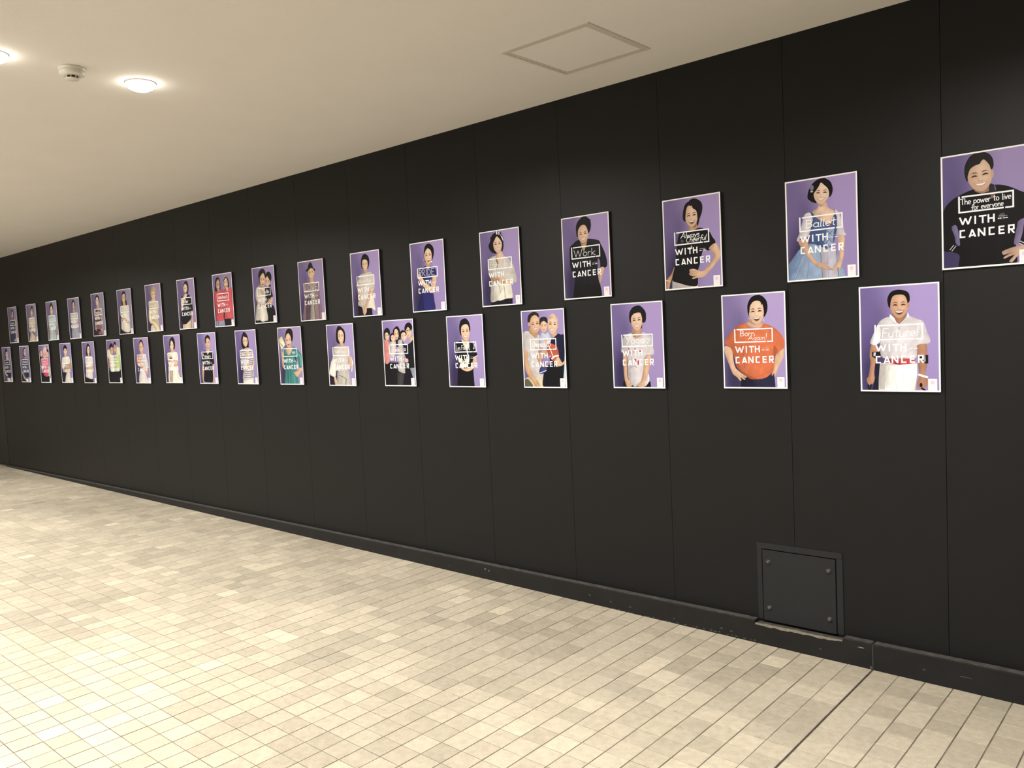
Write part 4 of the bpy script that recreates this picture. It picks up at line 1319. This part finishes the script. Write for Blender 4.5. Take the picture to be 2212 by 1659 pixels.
L(9, 'poster of woman with long straight hair in striped T-shirt and white skirt', [(199, 175), (730, 133), (820, 1542), (292, 1535)], '''
p e6dfcb 425,1425 682,1375 695,1535 425,1535
s cbc5c6 430,630 350,680 358,900 368,1100 430,1160 430,1432 682,1372 672,1150 642,1000 702,900 652,680 560,620
''' + ''.join('l 9 5a5468 %s\n' % q for q in ('430,1230 670,1200', '430,1280 675,1250', '430,1330 675,1300', '430,1380 680,1350', '560,910 690,880', '560,960 680,930', '540,1010 650,980', '560,1050 640,1030',
  '360,900 470,890', '360,960 450,950', '365,1010 440,1000', '370,1060 430,1050', '355,720 480,700', '355,780 480,760', '355,840 480,825', '570,710 645,700', '570,760 655,740', '570,810 660,800', '560,860 670,845')) + '''
p d9b08c 482,640 542,605 545,900 488,905
s d6a982 480,880 532,900 522,1060 562,1140 622,1162 692,1080 712,980 682,930 640,1060 600,1092
s c89672 430,1150 520,1120 560,1160 470,1200
s 1b1117 445,205 395,270 368,420 383,570 428,642 500,600 562,600 557,430 522,290
f e0b78d 475,450 63,132 -2 smile
s 1b1117 445,203 400,258 380,400 390,560 420,600 405,440 420,300 450,330 520,360 542,460 537,570 560,570 554,420 516,278
''', [('scribble', 28, 66.5, 18, 8, 29), ('scribble', 58, 67, 14, 9, 30)], R='a48ebc', Lc='77659a')

L(10, 'poster of man in black polo shirt with arms at his sides captioned Primary', [(1008, 238), (1481, 205), (1570, 1537), (1097, 1525)], '''
p 8a8a98 1188,1465 1432,1475 1435,1530 1188,1522
s c08e6c 1153,1045 1192,1045 1197,1300 1182,1500 1148,1300
s c99a7c 1413,1045 1457,1030 1452,1200 1474,1500 1438,1505 1428,1300
s 13121a 1250,680 1150,720 1128,900 1138,1000 1190,1042 1200,1200 1198,1452 1330,1492 1422,1472 1422,1200 1412,1042 1462,1010 1442,840 1422,720 1350,680
p c9a280 1248,630 1342,630 1352,700 1290,792 1248,702
s 151118 1275,282 1225,335 1214,440 1240,500 1335,420 1352,400 1342,335 1310,290
f d2a27a 1290,490 61,130 -2 closed
s 151118 1275,280 1228,328 1216,440 1238,490 1250,380 1300,360 1337,405 1350,450 1348,348 1312,288
''', [(24, 69.5, 12, 'P', dict(w=1.1)), (32.5, 69, 9.5, 'rimary', dict(squeeze=1.30, w=1.2))], R='a892c0', Lc='77679a', dark=.55)

L(11, 'poster of woman with short bob in cream dress, arms folded', [(147, 290), (566, 260), (652, 1515), (232, 1510)], '''
s e6d9c0 340,720 268,742 270,900 290,1000 288,1200 315,1510 590,1510 547,1250 522,1100 532,900 512,750 430,700
p a89a8c 318,1190 402,1190 402,1510 328,1510
s d6a47c 288,920 400,940 430,900 512,930 527,1000 502,1092 430,1082 410,1010 300,962
e 8a5a50 345,850 40,35
e 6a4038 350,882 45,15
l 7 b5846a 420,1000 500,1040
p d0a07a 350,650 432,640 435,722 348,727
s 1e171b 375,330 320,400 308,500 318,610 360,642 442,632 457,520 442,410 410,345
f e2b98f 370,558 49,110 -3 smile
s 1e171b 375,328 320,398 312,525 335,545 345,440 380,428 410,500 427,610 452,565 450,450 420,353
''', [('scribble', 30, 66, 16, 7, 31, (.7, .6, .55))], R='a08ab4', Lc='7d6b98')

L(12, 'poster of short-haired person in white blouse with orange shoulder', [(1566, 128), (1960, 101), (2042, 1330), (1655, 1327)], '''
s d6cfc4 1758,975 1850,965 1922,1130 1970,1325 1745,1325
s d98a6c 1760,560 1690,600 1668,720 1700,862 1790,802 1792,580
s cdc4c4 1790,570 1780,800 1820,900 1850,982 1962,930 1984,900 1932,680 1902,570
s cf9a74 1700,790 1760,758 1850,778 1862,860 1780,912 1700,862
s c99672 1850,960 1952,938 1947,1102 1910,1072
p cfa078 1768,500 1832,490 1842,572 1778,582
s 3a2024 1775,165 1735,230 1723,340 1745,430 1840,370 1832,240 1800,180
f daa67a 1786,390 53,136 -2 smile
s 3a2024 1775,163 1735,230 1727,345 1750,258 1790,230 1826,295 1840,350 1827,228
''', [('scribble', 30, 66, 18, 8, 32), ('scribble', 58, 62, 12, 7, 33)], R='a08ab4', Lc='7d6b98')

L(13, 'poster of couple with heads together, one in lime green shirt', [(852, 184), (1205, 152), (1290, 1325), (937, 1318)], '''
p 10121c 925,1005 1242,965 1270,1315 940,1310
s ddd3ba 960,430 885,470 888,600 930,682 960,800 970,960 1000,1012 1082,1002 1072,760 1062,600 1000,560
s b98878 928,680 962,760 962,900 940,905
s 1c1520 980,265 943,330 948,450 985,560 1040,400 1022,300
f cd957c 1000,470 43,105 0 smile
s 1c1520 980,263 945,330 950,440 980,380 1022,350 1024,298
---
s b5c77c 1140,370 1205,390 1228,600 1238,900 1222,992 1150,1002 1090,992 1075,760 1080,600 1130,520
s d6dca8 1135,365 1213,400 1224,560 1160,582 1120,520
s 241a20 1080,220 1045,290 1038,380 1070,420 1124,330 1112,260
f c48f7c 1090,388 45,124 0 smile
s 241a20 1080,218 1046,280 1048,360 1080,290 1117,335 1112,253
''', [('scribble', 30, 66, 42, 7, 34, (.75, .76, .65))], R='9482aa', Lc='7b6a94')

L(14, 'poster of woman with long dark hair in white top over black trousers', [(199, 238), (522, 206), (608, 1320), (285, 1320)], '''
p 14121c 300,1140 505,1190 520,1315 290,1310
s d9d3c6 340,600 298,640 308,850 330,950 318,1142 400,1197 480,1212 503,1180 492,1000 502,900 492,650 440,610
s d0a67c 318,910 400,890 480,850 514,920 492,992 420,972 340,962
s 1a1420 365,270 328,350 322,500 338,605 432,605 434,450 412,330
p d0a886 360,565 415,560 420,615 360,620
f e0ba9a 380,450 37,122 0 smile
s 1a1420 365,268 330,350 332,490 355,380 380,340 415,400 427,510 434,430 407,318
''', [('scribble', 30, 66, 40, 7, 35, (.70, .68, .64))], R='9482aa', Lc='7b6a94')

L(15, 'poster of short-haired person in white top with hands crossed at the chest', [(1572, 270), (1869, 246), (1952, 1313), (1655, 1315)], '''
p 1f1a2c 1645,1040 1765,1045 1745,1310 1650,1310
s cfc8ba 1778,1035 1850,1035 1895,1300 1830,1310 1738,1300
s d9cfb8 1740,620 1658,660 1648,900 1700,962 1850,952 1892,900 1862,700 1820,610
s b08a62 1700,900 1750,820 1830,810 1882,740 1892,900 1850,982 1760,1052 1700,992
e 7a6a52 1770,880 45,50
p cda480 1708,550 1762,540 1772,622 1718,632
s 181422 1720,305 1683,370 1685,470 1740,500 1783,460 1777,380 1750,320
f deb890 1735,470 43,106 0 smile
s 181422 1720,303 1682,370 1688,475 1718,400 1768,425 1784,470 1778,380 1750,318
''', [('scribble', 30, 66, 40, 7, 36, (.72, .69, .60))], R='9482aa', Lc='7b6a94')

L(16, 'poster of person in pink dress and headscarf between two others', [(1017, 313), (1290, 291), (1377, 1310), (1104, 1310)], '''
s 2a2028 1050,600 1110,640 1122,800 1080,830
e 1c1418 1070,490 27,55
f d2a494 1092,545 26,82 0 smile
---
e 1c1418 1265,475 30,55
f d2a494 1262,570 24,70 0 smile
p c9c4b8 1285,850 1325,900 1330,1190 1290,1190
---
p 14141c 1100,1045 1180,1055 1322,1150 1330,1305 1105,1305
s d8607c 1120,660 1088,700 1108,850 1150,930 1170,1100 1230,1147 1297,1110 1282,900 1302,700 1250,650
s cc3858 1180,1050 1280,1045 1295,1110 1230,1147 1180,1110
s e0b09a 1098,870 1162,850 1152,952 1108,952
s e2b4a8 1190,345 1143,420 1128,540 1160,642 1222,642 1244,540 1232,420
f cd9684 1190,568 40,74 0 smile
''', [('scribble', 30, 66, 40, 7, 37, (.80, .62, .58))], R='9482a6', Lc='7b6a94', dark=.3)

L(17, 'poster of person in slate dress with arm across the waist', [(503, 345), (757, 318), (835, 1302), (585, 1300)], '''
s 4a4a62 620,660 588,700 600,900 620,1052 700,1192 742,1172 772,1100 762,850 732,690
s 20243c 680,1050 752,1060 772,1152 720,1182 690,1122
s 2a2436 590,1080 640,1130 700,1300 590,1300
l 22 a89080 600,1050 650,1180 705,1235
e e8e2da 730,1245 30,32
p b09088 635,600 680,600 685,670 635,670
s 3a2c3c 640,370 612,450 615,580 645,650 690,560 680,420
f c49e92 657,492 33,114 0 smile
s 3a2c3c 640,368 610,450 617,570 640,430 672,410 660,375
''', [('scribble', 30, 66, 40, 8, 38)], R='8d7e9e', Lc='7b6c92', dark=.4)

L(18, 'poster of person in dark blue dress beside the wide wall joint', [(36, 372), (274, 350), (353, 1295), (118, 1298)], '''
s 2c2c44 150,680 108,720 128,900 150,1052 200,1182 272,1202 302,1100 272,900 252,720
s 1c2448 220,1060 292,1050 292,1172 240,1202
s c8b088 98,850 130,960 152,1052 212,1120 200,1152 138,1082
p d0cac4 198,1185 262,1195 315,1290 205,1292
p c8b090 165,640 222,650 232,702 158,702
s 2c2438 155,405 128,480 132,610 160,660 205,560 182,420
f cdb4a2 177,560 31,114 0 smile
s 2c2438 155,403 126,480 136,620 152,520 172,490 200,480 182,418
''', [('scribble', 30, 66, 40, 8, 39)], R='8d7e9e', Lc='7b6c92', dark=.4)
